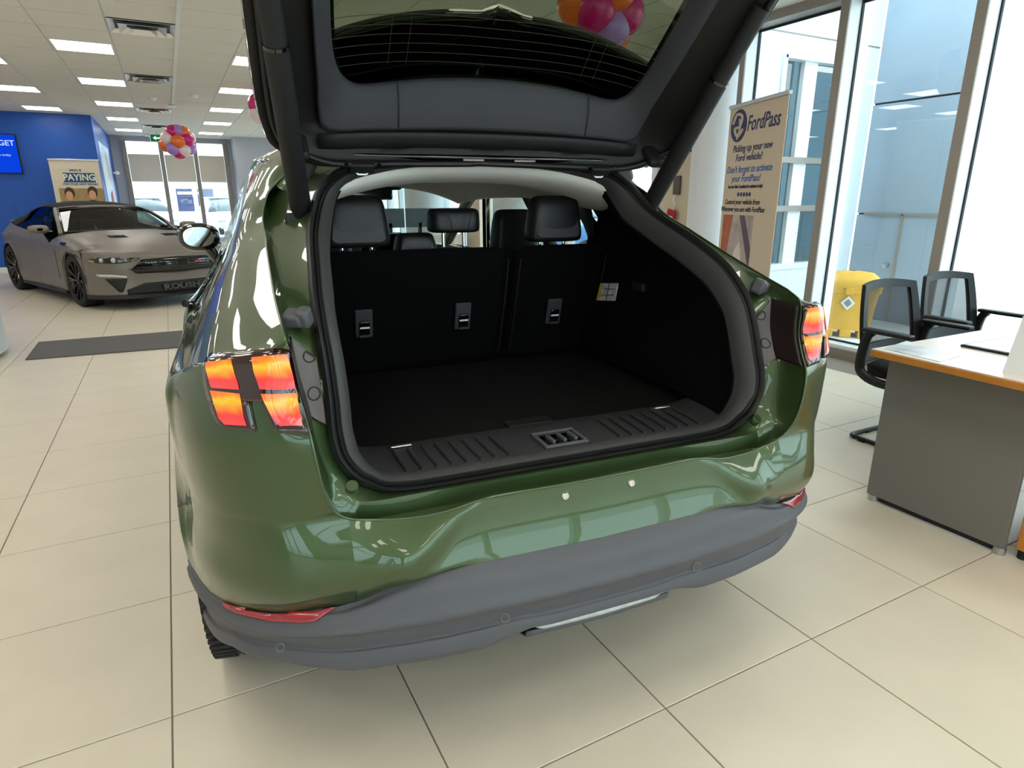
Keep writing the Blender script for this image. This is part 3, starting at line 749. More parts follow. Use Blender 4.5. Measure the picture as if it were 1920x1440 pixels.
# ---- opening rings (half: top centre -> bottom centre)
WS = [(0, 1.02, 1.492), (.2, .99, 1.487), (.368, .94, 1.469), (.431, .905, 1.45), (.49, .89, 1.412), (.525, .86, 1.36), (.55, .79, 1.298), (.566, .70, 1.258), (.574, .624, 1.228), (.584, .522, 1.182), (.59, .46, 1.144), (.592, .392, 1.083), (.59, .359, 1.031), (.589, .337, .98), (.589, .32, .932), (.59, .304, .885), (.584, .296, .84), (.569, .292, .799), (.544, .289, .766), (.516, .289, .745), (.477, .29, .725), (.42, .29, .716), (.35, .29, .714), (.28, .29, .714), (.2, .29, .714), (.1, .29, .714), (0, .29, .714)]
SL = [(0, 1.13, 1.555), (.25, 1.11, 1.545), (.44, 1.08, 1.515), (.54, 1.055, 1.465), (.599, 1.03, 1.415), (.640, .985, 1.375), (.661, .906, 1.309), (.663, .766, 1.261), (.664, .616, 1.209), (.664, .48, 1.165), (.662, .386, 1.137), (.659, .30, 1.112), (.656, .255, 1.082), (.649, .245, 1.01), (.640, .217, .957), (.634, .19, .915), (.626, .183, .845), (.617, .188, .79), (.603, .196, .752), (.575, .2, .728), (.524, .2, .714), (.446, .194, .706), (.366, .185, .711), (.292, .176, .728), (.22, .175, .730), (.11, .175, .728), (0, .175, .727)]
def group_dirs(i):
    """inward direction and facing direction of the opening rim at index i"""
    if i <= 3: return V(0, .1, -1), V(0, -1, -.1)
    if i == 4: return V(-.55, .05, -.8).normalized(), V(0, -.9, .3)
    if i == 5: return V(-.85, 0, -.5).normalized(), V(0, -.7, .7)
    if i <= 16:
        a, b = V(*WS[i - 1]), V(*WS[i + 1]); d = (b - a); n = V(0, d.z, -d.y); n = -n if n.y > 0 else n
        return V(-1, 0, 0), n.normalized()
    if i == 17: return V(-.85, .2, .5).normalized(), V(0, -.9, .4)
    if i == 18: return V(-.6, .35, .7).normalized(), V(0, -.85, .5)
    if i == 19: return V(-.35, .45, .8).normalized(), V(0, -.8, .6)
    return V(0, .5, .86), V(0, -.86, .5)
def ring(fn):
    h = [fn(i) for i in range(27)]
    return h + [V(-p.x, p.y, p.z) for p in h[-2:0:-1]]
def loft_rings(fns, k=3):
    rs = [crom(ring(f), k, True) for f in fns]
    return MB().grid(rs, closed_v=True)
def off(i, a, b):
    I, N = group_dirs(i); return V(*WS[i]) + I * a + N * b
def gut_B(i):
    p = V(*SL[i])
    if i <= 4: return p + V(-.02 * (p.x > .1), -.035, -.035)
    if i <= 10: return p + V(-.018, .088, .018)
    if i <= 15: return p + V(-.006, (.095, .104, .102, .10, .098)[i - 11], .006)
    if i == 16: return p + V(-.008, .09, .010)
    if i == 17: return V(.602, .262, .795)
    if i == 18: return V(.584, .252, .762)
    if i == 19: return V(.556, .249, .742)
    return V(p.x * .97, .248, .733)
def gut_A(i):
    w, b = V(*WS[i]), gut_B(i)
    if i >= 18: return w.lerp(b, .25) + V(0, 0, .008)
    return w.lerp(b, .30) + group_dirs(i)[1] * -.004
def gut_D(i):
    p, b = V(*SL[i]), gut_B(i)
    if i <= 16: return b.lerp(p, .45)
    if i == 17: return V(.606, .245, .775)
    if i == 18: return V(.592, .240, .732)
    return V(b.x * 1.004, .243, .694)
def gut_C(i):
    p, b = V(*SL[i]), gut_B(i)
    if i <= 16: return b.lerp(p, .9)
    if i == 17: return p.lerp(b, .25) + V(0, 0, -.006)
    if i == 18: return p + V(-.006, .016, -.012)
    return V(p.x * .995, p.y + .014, p.z - .026)
def edge(i, a=1.0):
    p, b = V(*SL[i]), gut_B(i); return p.lerp(b, .08 * a)
gut = loft_rings([lambda i: off(i, .012, -.012), lambda i: V(*WS[i]), gut_A, lambda i: gut_A(i).lerp(gut_B(i), .8), gut_B, gut_D, gut_C, lambda i: V(*SL[i])], 3)
gut.build('tailgate_aperture', m_paint, suv, smooth=50)
MB().tube([tuple(q) for q in crom(ring(lambda i: V(*SL[i])), 4, True)], .0032, 8, closed=True).build('shut_line_edge', m_paint, suv, smooth=80)
seal = loft_rings([lambda i: off(i, 0, -.004), lambda i: off(i, -.003, .014), lambda i: off(i, .006, .024), lambda i: off(i, .013, .018), lambda i: off(i, .015, .008), lambda i: off(i, .019, .012), lambda i: off(i, .024, .006)], 3)
seal.build('weatherstrip', m_rub, suv, smooth=60)
loft_rings([lambda i: off(i, .022, .0), lambda i: off(i, .028, .010), lambda i: off(i, .040, .002), lambda i: off(i, .052, -.02), lambda i: off(i, .055, -.05)], 3).build('seal_trim', m_rub2, suv, smooth=60)

# ---- lower rear skin between shut line and cladding
def sl_low(x):
    t = [(p[0], p) for p in SL[19:]][::-1]
    x = abs(x)
    for (a, p), (b, q) in zip(t, t[1:]):
        if x <= b: f = (x - a) / (b - a); return p[1] + (q[1] - p[1]) * f, p[2] + (q[2] - p[2]) * f
    return t[-1][1][1], t[-1][1][2]
CTt = [(0, .145, .586), (.27, .147, .590), (.37, .153, .585), (.43, .160, .577), (.478, .168, .567), (.515, .18, .555), (.556, .19, .538), (.606, .2, .526), (.66, .214, .520), (.72, .238, .514), (.78, .278, .508), (.83, .332, .503), (.87, .40, .498), (.90, .475, .494), (.925, .56, .492), (.936, .60, .495)]
CTs = crom([V(*p) for p in CTt], 6)
def ct(x):
    x = abs(x)
    for a, b in zip(CTs, CTs[1:]):
        if x <= b.x: f = (x - a.x) / max(1e-6, b.x - a.x); return a.y + (b.y - a.y) * f, a.z + (b.z - a.z) * f
    return CTs[-1].y, CTs[-1].z
def sstep(t): t = max(0, min(1, t)); return t * t * (3 - 2 * t)
def skin_y(x, z):
    x = abs(x); sy, sz = sl_low(x); cy, cz = ct(x)
    f = (z - cz) / (sz - cz)
    rec = .175 - (.727 - z) * .205 + .006 * math.sin(math.pi * max(0, min(1, f)))
    lin_ = cy + (sy - cy) * f
    bul = lin_ - interp([(.38, .046), (.48, .044), (.575, .033)], x) * math.sin(math.pi * max(0, min(1, f)) ** .85)
    g = (.727 - z) / .17
    a = .30 + .13 * g; b = .415 + .115 * g
    return rec + (bul - rec) * sstep((x - a) / (b - a)) if True else rec
NZ = 18; xs_ = [-.575 + 1.15 * k / 92 for k in range(93)]
rows = []
for j in range(NZ + 1):
    f = j / NZ; row = []
    for x in xs_:
        sy, sz = sl_low(x); cy, cz = ct(x); z = cz + (sz - cz) * f
        y = skin_y(x, z)
        if f > .93: y = y + (sy - y) * ((f - .93) / .07) ** 2
        if f < .06: y = y + (cy - y) * ((.06 - f) / .06)
        row.append(V(x, y, z))
    rows.append(row)
bumper = MB().grid(rows)
bumper_o = bumper.build('rear_bumper_panel', m_paint, suv, smooth=70)

# ---- rear corner / quarter panel (one patch per side)
PLAN = [(.70, .212), (.77, .246), (.828, .300), (.868, .37), (.896, .46), (.922, .58)]
DZ = [(.5, .0), (.55, .004), (.60, -.004), (.66, -.014), (.72, -.014), (.80, -.004), (.88, 0), (.93, -.004), (.97, -.014), (1.0, -.024), (1.05, -.045), (1.1, -.07)]
ENDS = [(.936, .60, .495), (.940, .60, .57), (.942, .635, .63), (.943, .68, .685), (.944, .73, .725), (.945, .80, .76), (.946, .87, .78), (.946, .95, .79), (.945, 1.05, .80), (.944, 1.15, .85), (.940, 1.22, .91)]
qrows = []
st = [3, 2, 1, 0]
for k in range(11):
    if k < 3:
        f = k / 3; cy, cz = ct(.575); sy, sz = sl_low(.575); z0 = cz + (sz - cz) * f; s = V(.575, skin_y(.575, z0) if k else cy, z0)
    else: s = V(*SL[19 - (k - 3)])
    e = V(*ENDS[k]); row = [s]
    for n, (x, y) in enumerate(PLAN):
        f = (n + 1) / 7
        zz = s.z + (e.z - s.z) * (f ** 2.2)
        if k < 3:
            zz = [interp([(p[0], p[2]) for p in CTt], x), .575 + .01 * (1 - f), .64 + .02 * (1 - f)][k]
        o = interp(DZ, zz); w = min(1, f * 2.0) * (1 - .5 * max(0, f - .5))
        px_, py_ = x + o * .7 * w, y - o * .7 * w
        if k == 0: py_ = interp([(p[0], p[1]) for p in CTt], x); px_ = x
        if k in (1, 2): py_ -= (.026, .026)[k - 1] * max(0, 1 - f * 2.2)
        if k >= 8: py_ += (.03, .045, .06)[k - 8] * (1 - f) * .3
        row.append(V(px_, py_, zz))
    row.append(e); qrows.append(row)
# over the shoulder
qrows += [
 [V(*SL[11]), V(.715, .312, 1.085), V(.775, .345, 1.052), V(.825, .405, 1.02), V(.862, .50, .992), V(.888, .64, .975), V(.908, .90, .975), V(.922, 1.28, .985)],
 [V(*SL[9]), V(.715, .485, 1.143), V(.768, .51, 1.112), V(.812, .56, 1.078), V(.846, .65, 1.045), V(.870, .79, 1.022), V(.888, 1.0, 1.015), V(.902, 1.32, 1.02)],
 [V(*SL[8]), V(.710, .622, 1.188), V(.757, .645, 1.158), V(.797, .69, 1.125), V(.829, .77, 1.092), V(.852, .89, 1.066), V(.868, 1.08, 1.052), V(.875, 1.35, 1.05)],
 [V(*SL[7]), V(.702, .772, 1.24), V(.742, .79, 1.212), V(.776, .83, 1.18), V(.803, .90, 1.15), V(.822, 1.0, 1.125), V(.832, 1.16, 1.112), V(.832, 1.40, 1.11)],
 [V(*SL[6]), V(.692, .915, 1.29), V(.720, .93, 1.265), V(.744, .96, 1.24), V(.762, 1.02, 1.22), V(.774, 1.11, 1.206), V(.778, 1.26, 1.20), V(.778, 1.48, 1.21)],
 [V(*SL[5]), V(.668, 1.0, 1.36), V(.688, 1.02, 1.345), V(.703, 1.06, 1.335), V(.714, 1.12, 1.328), V(.721, 1.21, 1.325), V(.724, 1.36, 1.33), V(.724, 1.57, 1.34)],
 [V(*SL[4]), V(.626, 1.045, 1.41), V(.645, 1.065, 1.405), V(.658, 1.10, 1.405), V(.668, 1.17, 1.41), V(.674, 1.27, 1.418), V(.678, 1.44, 1.43), V(.679, 1.65, 1.445)],
 [V(*SL[3]), V(.567, 1.068, 1.463), V(.587, 1.09, 1.466), V(.60, 1.13, 1.471), V(.609, 1.2, 1.48), V(.616, 1.3, 1.49), V(.623, 1.48, 1.505), V(.63, 1.70, 1.515)],
 [V(*SL[2]), V(.46, 1.10, 1.521), V(.476, 1.13, 1.527), V(.49, 1.17, 1.533), V(.502, 1.24, 1.541), V(.512, 1.34, 1.55), V(.522, 1.5, 1.558), V(.53, 1.72, 1.565)]]
Q = patch(qrows, 5, 6)
qmesh = MB().grid(Q)
from mathutils.bvhtree import BVHTree
def mirror_grid(g): return [[V(-p.x, p.y, p.z) for p in r_] for r_ in g]
MB().grid(Q).build('quarter_panel', m_paint, suv, smooth=70)
MB().grid(mirror_grid(Q)).build('quarter_panel', m_paint, suv, smooth=70)
qmL = MB().grid(mirror_grid(Q))
bvh = BVHTree.FromPolygons([tuple(v) for v in qmL.v], qmL.f)
def on_skin(px, py, tree, lift=.003):
    d = cdir(px, py).normalized(); h = tree.ray_cast(CC_, d)
    if h[0] is None: return None
    n = h[1]; n = -n if n.dot(d) > 0 else n
    return h[0] + n * lift
def skin_grid(left, right, nrow, ncol, tree, lift, fallback=None):
    """grid between two pixel boundary lines laid on a body surface"""
    L_ = resample(left, nrow); R_ = resample(right, nrow); out = []
    for a, b in zip(L_, R_):
        row = []
        for k in range(ncol):
            f = k / (ncol - 1); p = on_skin(a[0] + (b[0] - a[0]) * f, a[1] + (b[1] - a[1]) * f, tree, lift)
            row.append(p)
        out.append(row)
    good = [p for r_ in out for p in r_ if p is not None]
    for r_ in out:
        for k, p in enumerate(r_):
            if p is None:
                c = [q for q in r_ if q is not None] or good
                r_[k] = min(c, key=lambda q: abs(k - (r_.index(q) if q in r_ else 0))).copy()
    return out
def resample(pl, n):
    ds = [0]
    for a, b in zip(pl, pl[1:]): ds.append(ds[-1] + math.hypot(b[0] - a[0], b[1] - a[1]))
    out = []
    for k in range(n):
        t = ds[-1] * k / (n - 1)
        for i in range(len(pl) - 1):
            if t <= ds[i + 1] + 1e-9: f = (t - ds[i]) / max(1e-9, ds[i + 1] - ds[i]); out.append((pl[i][0] + (pl[i + 1][0] - pl[i][0]) * f, pl[i][1] + (pl[i + 1][1] - pl[i][1]) * f)); break
    return out
def shell(name, g, mat, parent, thick=.004, smooth=70):
    o = MB().grid(g).build(name, mat, parent, smooth=smooth)
    sd = o.modifiers.new('thick', 'SOLIDIFY'); sd.thickness = thick; sd.offset = 0
    return o

# ---- tail lamps
def lamp_glow():
    m = bpy.data.materials.new('lit_tail_lamp'); m.use_nodes = True; nt = m.node_tree; n = nt.nodes; l = nt.links
    b = n['Principled BSDF']; b.inputs['Base Color'].default_value = lin(120, 10, 14); b.inputs['Roughness'].default_value = .25; b.inputs['Coat Weight'].default_value = .6
    uv = n.new('ShaderNodeUVMap'); uv.uv_map = 'lamp'; sp = n.new('ShaderNodeSeparateXYZ'); l.new(uv.outputs[0], sp.inputs[0])
    cr = n.new('ShaderNodeValToRGB'); e = cr.color_ramp.elements
    e[0].position = 0; e[0].color = lin(235, 70, 74); e[1].position = 1; e[1].color = lin(255, 120, 30)
    for p, c in ((.33, (244, 58, 50)), (.55, (255, 150, 20)), (.74, (255, 208, 30)), (.88, (255, 140, 24))):
        k = e.new(p); k.color = lin(*c)
    no = n.new('ShaderNodeTexNoise'); no.inputs['Scale'].default_value = 1.6; l.new(uv.outputs[0], no.inputs['Vector'])
    ad = n.new('ShaderNodeMath'); ad.operation = 'MULTIPLY_ADD'; ad.inputs[1].default_value = .5; l.new(no.outputs['Fac'], ad.inputs[0])
    ad2 = n.new('ShaderNodeMath'); ad2.operation = 'SUBTRACT'; ad2.inputs[1].default_value = .25; l.new(sp.outputs['Y'], ad.inputs[2]); l.new(ad.outputs[0], ad2.inputs[0]); l.new(ad2.outputs[0], cr.inputs[0])
    wv = n.new('ShaderNodeTexWave'); wv.wave_type = 'BANDS'; wv.inputs['Scale'].default_value = 5.0; wv.bands_direction = 'X'; l.new(uv.outputs[0], wv.inputs['Vector'])
    mr = n.new('ShaderNodeMapRange'); mr.inputs['To Min'].default_value = .62; mr.inputs['To Max'].default_value = 1.0; l.new(wv.outputs['Fac'], mr.inputs['Value'])
    l.new(cr.outputs[0], b.inputs['Emission Color']); l.new(mr.outputs[0], b.inputs['Emission Strength'])
    return m
m_lit = lamp_glow()
m_lens = M('dark_red_lens', (42, 3, 7), rough=0.08, coat=1.0, spec=.6)
def add_uv(o, nr, nc):
    me = o.data; uvl = me.uv_layers.new(name='lamp')
    for p in me.polygons:
        for li in p.loop_indices:
            vi = me.loops[li].vertex_index; uvl.data[li].uv = ((vi % nc) / (nc - 1), 1 - (vi // nc) / (nr - 1))
LENS_TOP = ([(402, 666), (392, 676), (387, 700), (389, 720), (397, 752)], [(540, 657), (546, 690), (551, 712), (556, 732), (561, 750)])
LEGL = ([(397, 752), (404, 775), (412, 792), (428, 802)], [(470, 752), (474, 772), (479, 795), (482, 808)])
LEGR = ([(494, 752), (503, 778), (514, 800), (524, 812)], [(561, 750), (568, 776), (575, 798), (580, 814)])
BARS = [([(394, 682), (395, 694), (402, 720), (405, 727)], [(441, 675), (447, 700), (453, 717), (455, 730)]),
        ([(402, 732), (410, 760), (418, 784), (428, 795)], [(456, 737), (460, 762), (464, 786), (468, 797)]),
        ([(478, 672), (481, 695), (488, 715), (491, 728)], [(531, 667), (540, 695), (547, 715), (549, 730)]),
        ([(493, 737), (503, 762), (515, 786), (527, 799)], [(553, 738), (558, 758), (564, 780), (569, 800)])]
for side in (-1, 1):
    mg = (lambda g: g) if side < 0 else mirror_grid
    tl = MB()
    for (a, b), nr in ((LENS_TOP, 14), (LEGL, 8), (LEGR, 8)):
        tl.grid(mg(skin_grid(a, b, nr, 22 if nr == 14 else 10, bvh, .005)))
    lamp = tl.build('tail_light', m_lens, suv, smooth=70)
    sd = lamp.modifiers.new('thick', 'SOLIDIFY'); sd.thickness = .008; sd.offset = 0
    lamp['label'] = ('lit three-bar tail light on the left rear corner' if side < 0 else 'lit tail light at the right rear corner, seen edge-on')
    for a, b in BARS:
        g = mg(skin_grid(a, b, 10, 12, bvh, .0105)); o = MB().grid(g).build('light_bar', m_lit, lamp, smooth=70); add_uv(o, 10, 12)
    # grey mounting bracket in the gutter and the dark lamp flank beside it
    fl = []; wl_ = []
    for i in (12, 13, 14, 15):
        p, b, a = V(*SL[i]), gut_B(i), gut_A(i); w0 = V(*WS[i])
        if i == 15: p, b, a, w0 = [V(*SL[14]).lerp(V(*SL[15]), .75), gut_B(14).lerp(gut_B(15), .75), gut_A(14).lerp(gut_A(15), .75), V(*WS[14]).lerp(V(*WS[15]), .75)]
        up = V(0, -.007, .002)
        fl.append([b + up + V(-.002, 0, 0), b.lerp(a, .5) + up, a + up, a.lerp(w0, .6) + up])
        wl_.append([p + V(-.005, .004, 0), p.lerp(b, .35) + V(-.005, 0, 0), p.lerp(b, .7) + V(-.005, 0, 0), b + V(-.005, -.006, 0)])
    fl = patch(fl, 4, 3); wl_ = patch(wl_, 4, 3)
    if side < 0: fl = mirror_grid(fl); wl_ = mirror_grid(wl_)
    fk = shell('lamp_bracket', fl, M('bracket_grey', (98, 92, 92), rough=.5) if side < 0 else MATS['bracket_grey'], suv, .003)
    shell('lamp_flank', wl_, M('flank_dark', (34, 24, 24), rough=.35) if side < 0 else MATS['flank_dark'], lamp, .003)
    fb_ = BVHTree.FromPolygons([tuple(q) for r_ in fl for q in r_], MB().grid(fl).f)
    for z in (1.043, .968):
        pts = []
        for a in range(24):
            h = fb_.ray_cast(V(side * (.611 + .0125 * math.cos(a * math.pi / 12)), -.5, z + .0125 * math.sin(a * math.pi / 12)), V(0, 1, 0))
            if h[0] is not None: pts.append(tuple(h[0] + V(0, -.003, 0)))
        if len(pts) > 12: MB().tube(pts, .0012, 6, closed=True).build('screw_cover', m_rub, fk, smooth=60)
    # rubber bump stop on the flange
    bs = MB()
    for (a, b, c, s3) in (((.632, .385, 1.12), 0, 0, (.045, .045, .03)), ((.612, .372, 1.122), 0, 0, (.026, .036, .042))):
        bs.box((side * a[0], a[1], a[2]), s3, Matrix.Rotation(.5 * side, 3, 'Z') @ Matrix.Rotation(.35, 3, 'X'))
    bs.build('bump_stop', m_clad, suv, bevel=.008)
    # blanking plug
    pl = MB().lathe([(0, .004), (.013, .004), (.015, .001), (.015, -.01)], n=24).build('blanking_plug', m_paint, suv, smooth=40)
    pl.location = (side * .556, .266, .768); pl.rotation_euler = (R(42), 0, R(14 * side))

# ---- dark plastic bumper cladding
YC = crom([V(0, .106, 0), V(.15, .107, 0), V(.26, .112, 0), (.40, .126, 0), (.5, .146, 0), (.6, .171, 0), (.655, .19, 0), (.72, .222, 0), (.78, .264, 0), (.83, .32, 0), (.87, .392, 0), (.90, .47, 0), (.925, .56, 0), (.934, .61, 0)], 5)
crow = [[] for _ in range(11)]
for p in YC:
    x, yc = p.x, p.y; cy, cz = ct(x); out = V(0, -1, 0) if x < .6 else V(.3 + 1.6 * (x - .6), -1 + 1.6 * (x - .6), 0).normalized()
    base = V(x, yc, 0)
    zA = interp([(0, .553), (.2, .557), (.35, .562), (.45, .557), (.52, .542), (.6, .517), (.75, .502), (.934, .487)], x)
    zB = interp([(0, .488), (.3, .49), (.6, .478), (.8, .468), (.934, .455)], x)
    lip = interp([(0, .418), (.14, .418), (.22, .424), (.3, .418), (.6, .405), (.75, .41), (.85, .40), (.934, .33)], x)
    bot = interp([(0, .398), (.14, .398), (.2, .402), (.3, .372), (.6, .362), (.75, .385), (.85, .37), (.934, .30)], x)
    prof = [(None, 0), (.004, cz - .004), (-.010, zA), (.0, (zA + zB) / 2), (.009, zB + .004), (-.006, zB - .012), (-.012, zB - .026), (-.022, lip + .014), (-.014, lip + .004), (-.022, bot), (-.13, bot + .01)]
    for k, (o, z) in enumerate(prof):
        if k == 0: crow[k].append(V(x, cy + .002, cz + .001)); continue
        if k == 1: crow[k].append(V(x, cy - .006, cz - .006)); continue
        crow[k].append(base + out * o + V(0, 0, z))
clad_half = [crom(list(r_), 1) for r_ in crow]
cg = patch(crow, 4, 1)
full = [[V(-p.x, p.y, p.z) for p in r_[:0:-1]] + r_ for r_ in cg]
clad = MB().grid(full).build('bumper_cladding', m_clad, suv, smooth=50)
sd = clad.modifiers.new('thick', 'SOLIDIFY'); sd.thickness = .006; sd.offset = -1
cladm = MB().grid(full); cbvh = BVHTree.FromPolygons([tuple(v) for v in cladm.v], cladm.f)
for px, py in ((526, 1213), (947, 1158), (1306, 1063)):
    c = on_skin(px, py, cbvh, .0015); pts = [on_skin(px + 8 * math.cos(a * math.pi / 10), py + 8.5 * math.sin(a * math.pi / 10), cbvh, .0012) for a in range(20)]
    if c is not None and all(q is not None for q in pts):
        mb = MB(); mb.add([c] + pts, [(0, k + 1, (k + 1) % 20 + 1) for k in range(20)]); se = mb.build('parking_sensor', m_clad, clad, smooth=60)
        MB().tube([tuple(q) for q in pts], .0011, 5, closed=True).build('sensor_ring', M('sensor_edge', (120, 120, 122), rough=.4) if 'sensor_edge' not in MATS else MATS['sensor_edge'], se)
# reversing lamp strip low in the middle
rl = [[V(x, .131 + .03 * abs(x) + dy, z + .10 * (abs(x) ** 2.5)) for x in [-.178 + .356 * k / 16 for k in range(17)]] for dy, z in ((0.0, .398), (-.004, .392), (.000, .383), (.008, .379))]
for k, r_ in enumerate(rl):
    for j, p in enumerate(r_):
        if j in (0, 16): p.z = .395
rv = shell('reversing_lamp', rl, m_clear, suv, .006)
rl2 = [[V(x, .139 + .03 * abs(x) + dy, z + .10 * (abs(x) ** 2.5)) for x in [-.20 + .40 * k / 16 for k in range(17)]] for dy, z in ((-.002, .380), (-.002, .366), (.03, .352), (.10, .36))]
shell('lower_valance', rl2, m_clad, suv, .004)
# red corner reflectors let into the cladding top
for side in (-1, 1):
    L1 = [(420, 1130), (455, 1138), (500, 1141), (560, 1143), (600, 1142), (632, 1139)]; L2 = [(424, 1137), (450, 1151), (500, 1163), (555, 1167), (592, 1165), (628, 1141)]
    g = skin_grid(L1, L2, 16, 5, cbvh, .004)
    if side > 0: g = mirror_grid(g)
    shell('rear_reflector', g, m_redrefl, suv, .005)
# plate bolts
for s in (-1, 1):
    y = skin_y(.089, .699)
    b = MB().lathe([(.010, .004), (.010, -.003), (.0075, -.006), (.004, -.006), (.003, -.003), (0, -.003)], n=20, axis='Y').build('plate_bolt', m_chrome, suv, smooth=40); b.location = (s * .0895, y, .699)

# ---- cargo bay
MB().bb(-.58, .58, .555, 1.36, .70, .73).build('cargo_floor', M('cargo_carpet', (25, 25, 25), rough=1.0, bump=(1500, .5), noise=(500, .3), spec=.1), suv, bevel=.004)
rows = []
prof = [(.313, .722), (.322, .742), (.345, .748), (.47, .750), (.53, .744), (.557, .728)]
for y, z in prof:
    rows.append([V(x, y, z - .0 + .02 * max(0, (abs(x) - .42) / .12) ** 2) for x in [-.53 + 1.06 * k / 40 for k in range(41)]])
sill = MB().grid(rows).build('sill_plate', m_sillp, suv, smooth=50)
sd = sill.modifiers.new('thick', 'SOLIDIFY'); sd.thickness = .01; sd.offset = -1
for s in (-1, 1):
    for k in range(8):
        x = s * (.16 + .037 * k); o = MB().tube([(x, .335, .7495), (x + s * .004, .40, .752), (x + s * .006, .47, .7525)], [.0045, .0055, .004], 8).build('scuff_rib', m_sillp, sill, smooth=60); o.scale = (1, 1, 1)
MB().bb(-.062, .062, .335, .345, .748, .756).bb(-.062, .062, .425, .435, .75, .758).bb(-.062, -.052, .345, .425, .748, .757).bb(.052, .062, .345, .425, .748, .757).build('latch_frame', m_clad, sill, bevel=.002)
MB().bb(-.052, .052, .345, .425, .746, .7525).build('latch_recess', m_gloss, sill)
for x in (-.03, .002, .034): MB().bb(x - .005, x + .005, .352, .40, .752, .762).build('latch_rib', m_clad, sill, bevel=.002)
for s in (-1, 1):
    lp = MB().tube([(s * .40 - .03, .505, .745), (s * .40 - .025, .49, .752), (s * .40 + .025, .49, .752), (s * .40 + .03, .505, .745)], .004, 8).build('lashing_eye', m_steel, sill, smooth=60)
MB().bb(-.07, .07, .56, .61, .73, .734).build('floor_handle', m_trim, suv, bevel=.002)
# side trims
for s in (-1, 1):
    rows = []
    for i in range(3, 20):
        w = off(i, .053, -.045); z = w.z
        bul = .075 * sstep((1.02 - z) / .2)
        zf = max(z, .725)
        top = sstep((z - 1.2) / .15)
        r_ = [V(w.x, w.y, zf), V(w.x + .012, w.y + .06, zf)]
        for f in (.25, .5, .75, 1.0):
            y = (w.y + .08) + (1.34 - w.y - .08) * f
            r_.append(V(.595 - bul * math.sin(math.pi * (.25 + f * .6)) - .02 * f * 0 + .05 * top * f, y, zf - (0 if z < 1.15 else (.02 * f)) - .05 * top * f))
        rows.append(r_)
    g = patch(rows, 3, 4)
    if s < 0: g = mirror_grid(g)
    shell('cargo_side_trim', g, m_carpet, suv, .006)
# warning sticker, power socket, light on the right trim
def on_trim(px, py, x): return cat_(px, py, x=x)
q = [on_trim(1128, 531, .575), on_trim(1160, 531, .575), on_trim(1154, 564, .575), on_trim(1120, 563, .575)]
st_ = MB().add([p + V(-.004, 0, 0) for p in q] + [p for p in q], [(0, 1, 2, 3), (7, 6, 5, 4), (0, 4, 5, 1), (1, 5, 6, 2), (2, 6, 7, 3), (3, 7, 4, 0)]).build('warning_sticker', M('sticker_white', (196, 196, 198), rough=.4, noise=(60, .35)), suv)
ylw = M('sticker_yellow', (210, 180, 50), rough=.4)
a, d = q[0], q[3]; b, c = q[0].lerp(q[1], .16), q[3].lerp(q[2], .16)
MB().add([p + V(-.0055, 0, 0) for p in (a, b, c, d)], [(0, 1, 2, 3)]).build('sticker_edge', ylw, st_)
e1, e2 = q[0].lerp(q[1], .55) + V(-.0055, 0, 0), q[3].lerp(q[2], .55) + V(-.0055, 0, 0)
MB().tube([tuple(e1), tuple(e2)], .0015, 5).build('sticker_line', m_black, st_)
for f in (.3, .7):
    e1, e2 = q[0].lerp(q[3], f), q[1].lerp(q[2], f); MB().tube([tuple(e1.lerp(e2, .25) + V(-.0055, 0, 0)), tuple(e1.lerp(e2, .9) + V(-.0055, 0, .012 * (f - .5)))], .0012, 5).build('sticker_line', m_black, st_)
ps = cat_(1198, 538, x=.58)
MB().box(ps, (.02, .075, .03)).build('power_socket', m_trim, suv, bevel=.006)
# seat backs 60/40
def seat_back(x0, x1, name):
    e = MB(); n = 14; rows = []
    for j in range(13):
        v = j / 12; y = 1.315 - .15 * v - .008 * math.sin(math.pi * v); z = .725 + .468 * v
        rows.append([V(x0 + (x1 - x0) * k / n, y + .012 * (abs(2 * k / n - 1) ** 6) + .02 * (v ** 14), z - .012 * (abs(2 * k / n - 1) ** 10) * (v ** 8)) for k in range(n + 1)])
    o = MB().grid(rows).build(name, m_carpet, suv, smooth=60); sd = o.modifiers.new('thick', 'SOLIDIFY'); sd.thickness = .10; sd.offset = 1
    # make sure thickness goes forward
    if o.data.polygons[0].normal.y < 0: sd.offset = -1
    for xx in (x0 + .012, x1 - .012):
        MB().tube([(xx, 1.309 - .15 * v - .008 * math.sin(math.pi * v), .725 + .468 * v) for v in [k / 10 for k in range(1, 10)]], .003, 6).build('seat_piping', m_trim, o, smooth=60)
    return o
sbL = seat_back(-.60, .188, 'rear_seat_back'); sbR = seat_back(.212, .60, 'rear_seat_back')
m_relbar = M('release_bar', (235, 235, 235), rough=.4)  # white bar across each seat release
def seat_handle(px, py, par):
    c = cat_(px, py, y=1.245); v = (c.z - .725) / .468; y = 1.305 - .15 * v - .008 * math.sin(math.pi * v)
    c = cat_(px, py, y=y); t = Matrix.Rotation(R(15), 3, 'X')
    h = MB().box((c.x, y - .006, c.z), (.062, .010, .108), t).build('release_bezel', m_trimg, par, bevel=.008)
    MB().box((c.x, y - .012, c.z - .018), (.036, .010, .056), t).build('release_pocket', m_gloss, h, bevel=.003)
    MB().box((c.x, y - .016, c.z - .014), (.034, .006, .008), t).build('release_bar', m_relbar, h, bevel=.002)
    MB().box((c.x, y - .014, c.z - .045), (.04, .008, .008), t).build('release_lip', m_trimg, h, bevel=.002)
seat_handle(682, 606, sbL); seat_handle(867, 592, sbL); seat_handle(1037, 583, sbR)
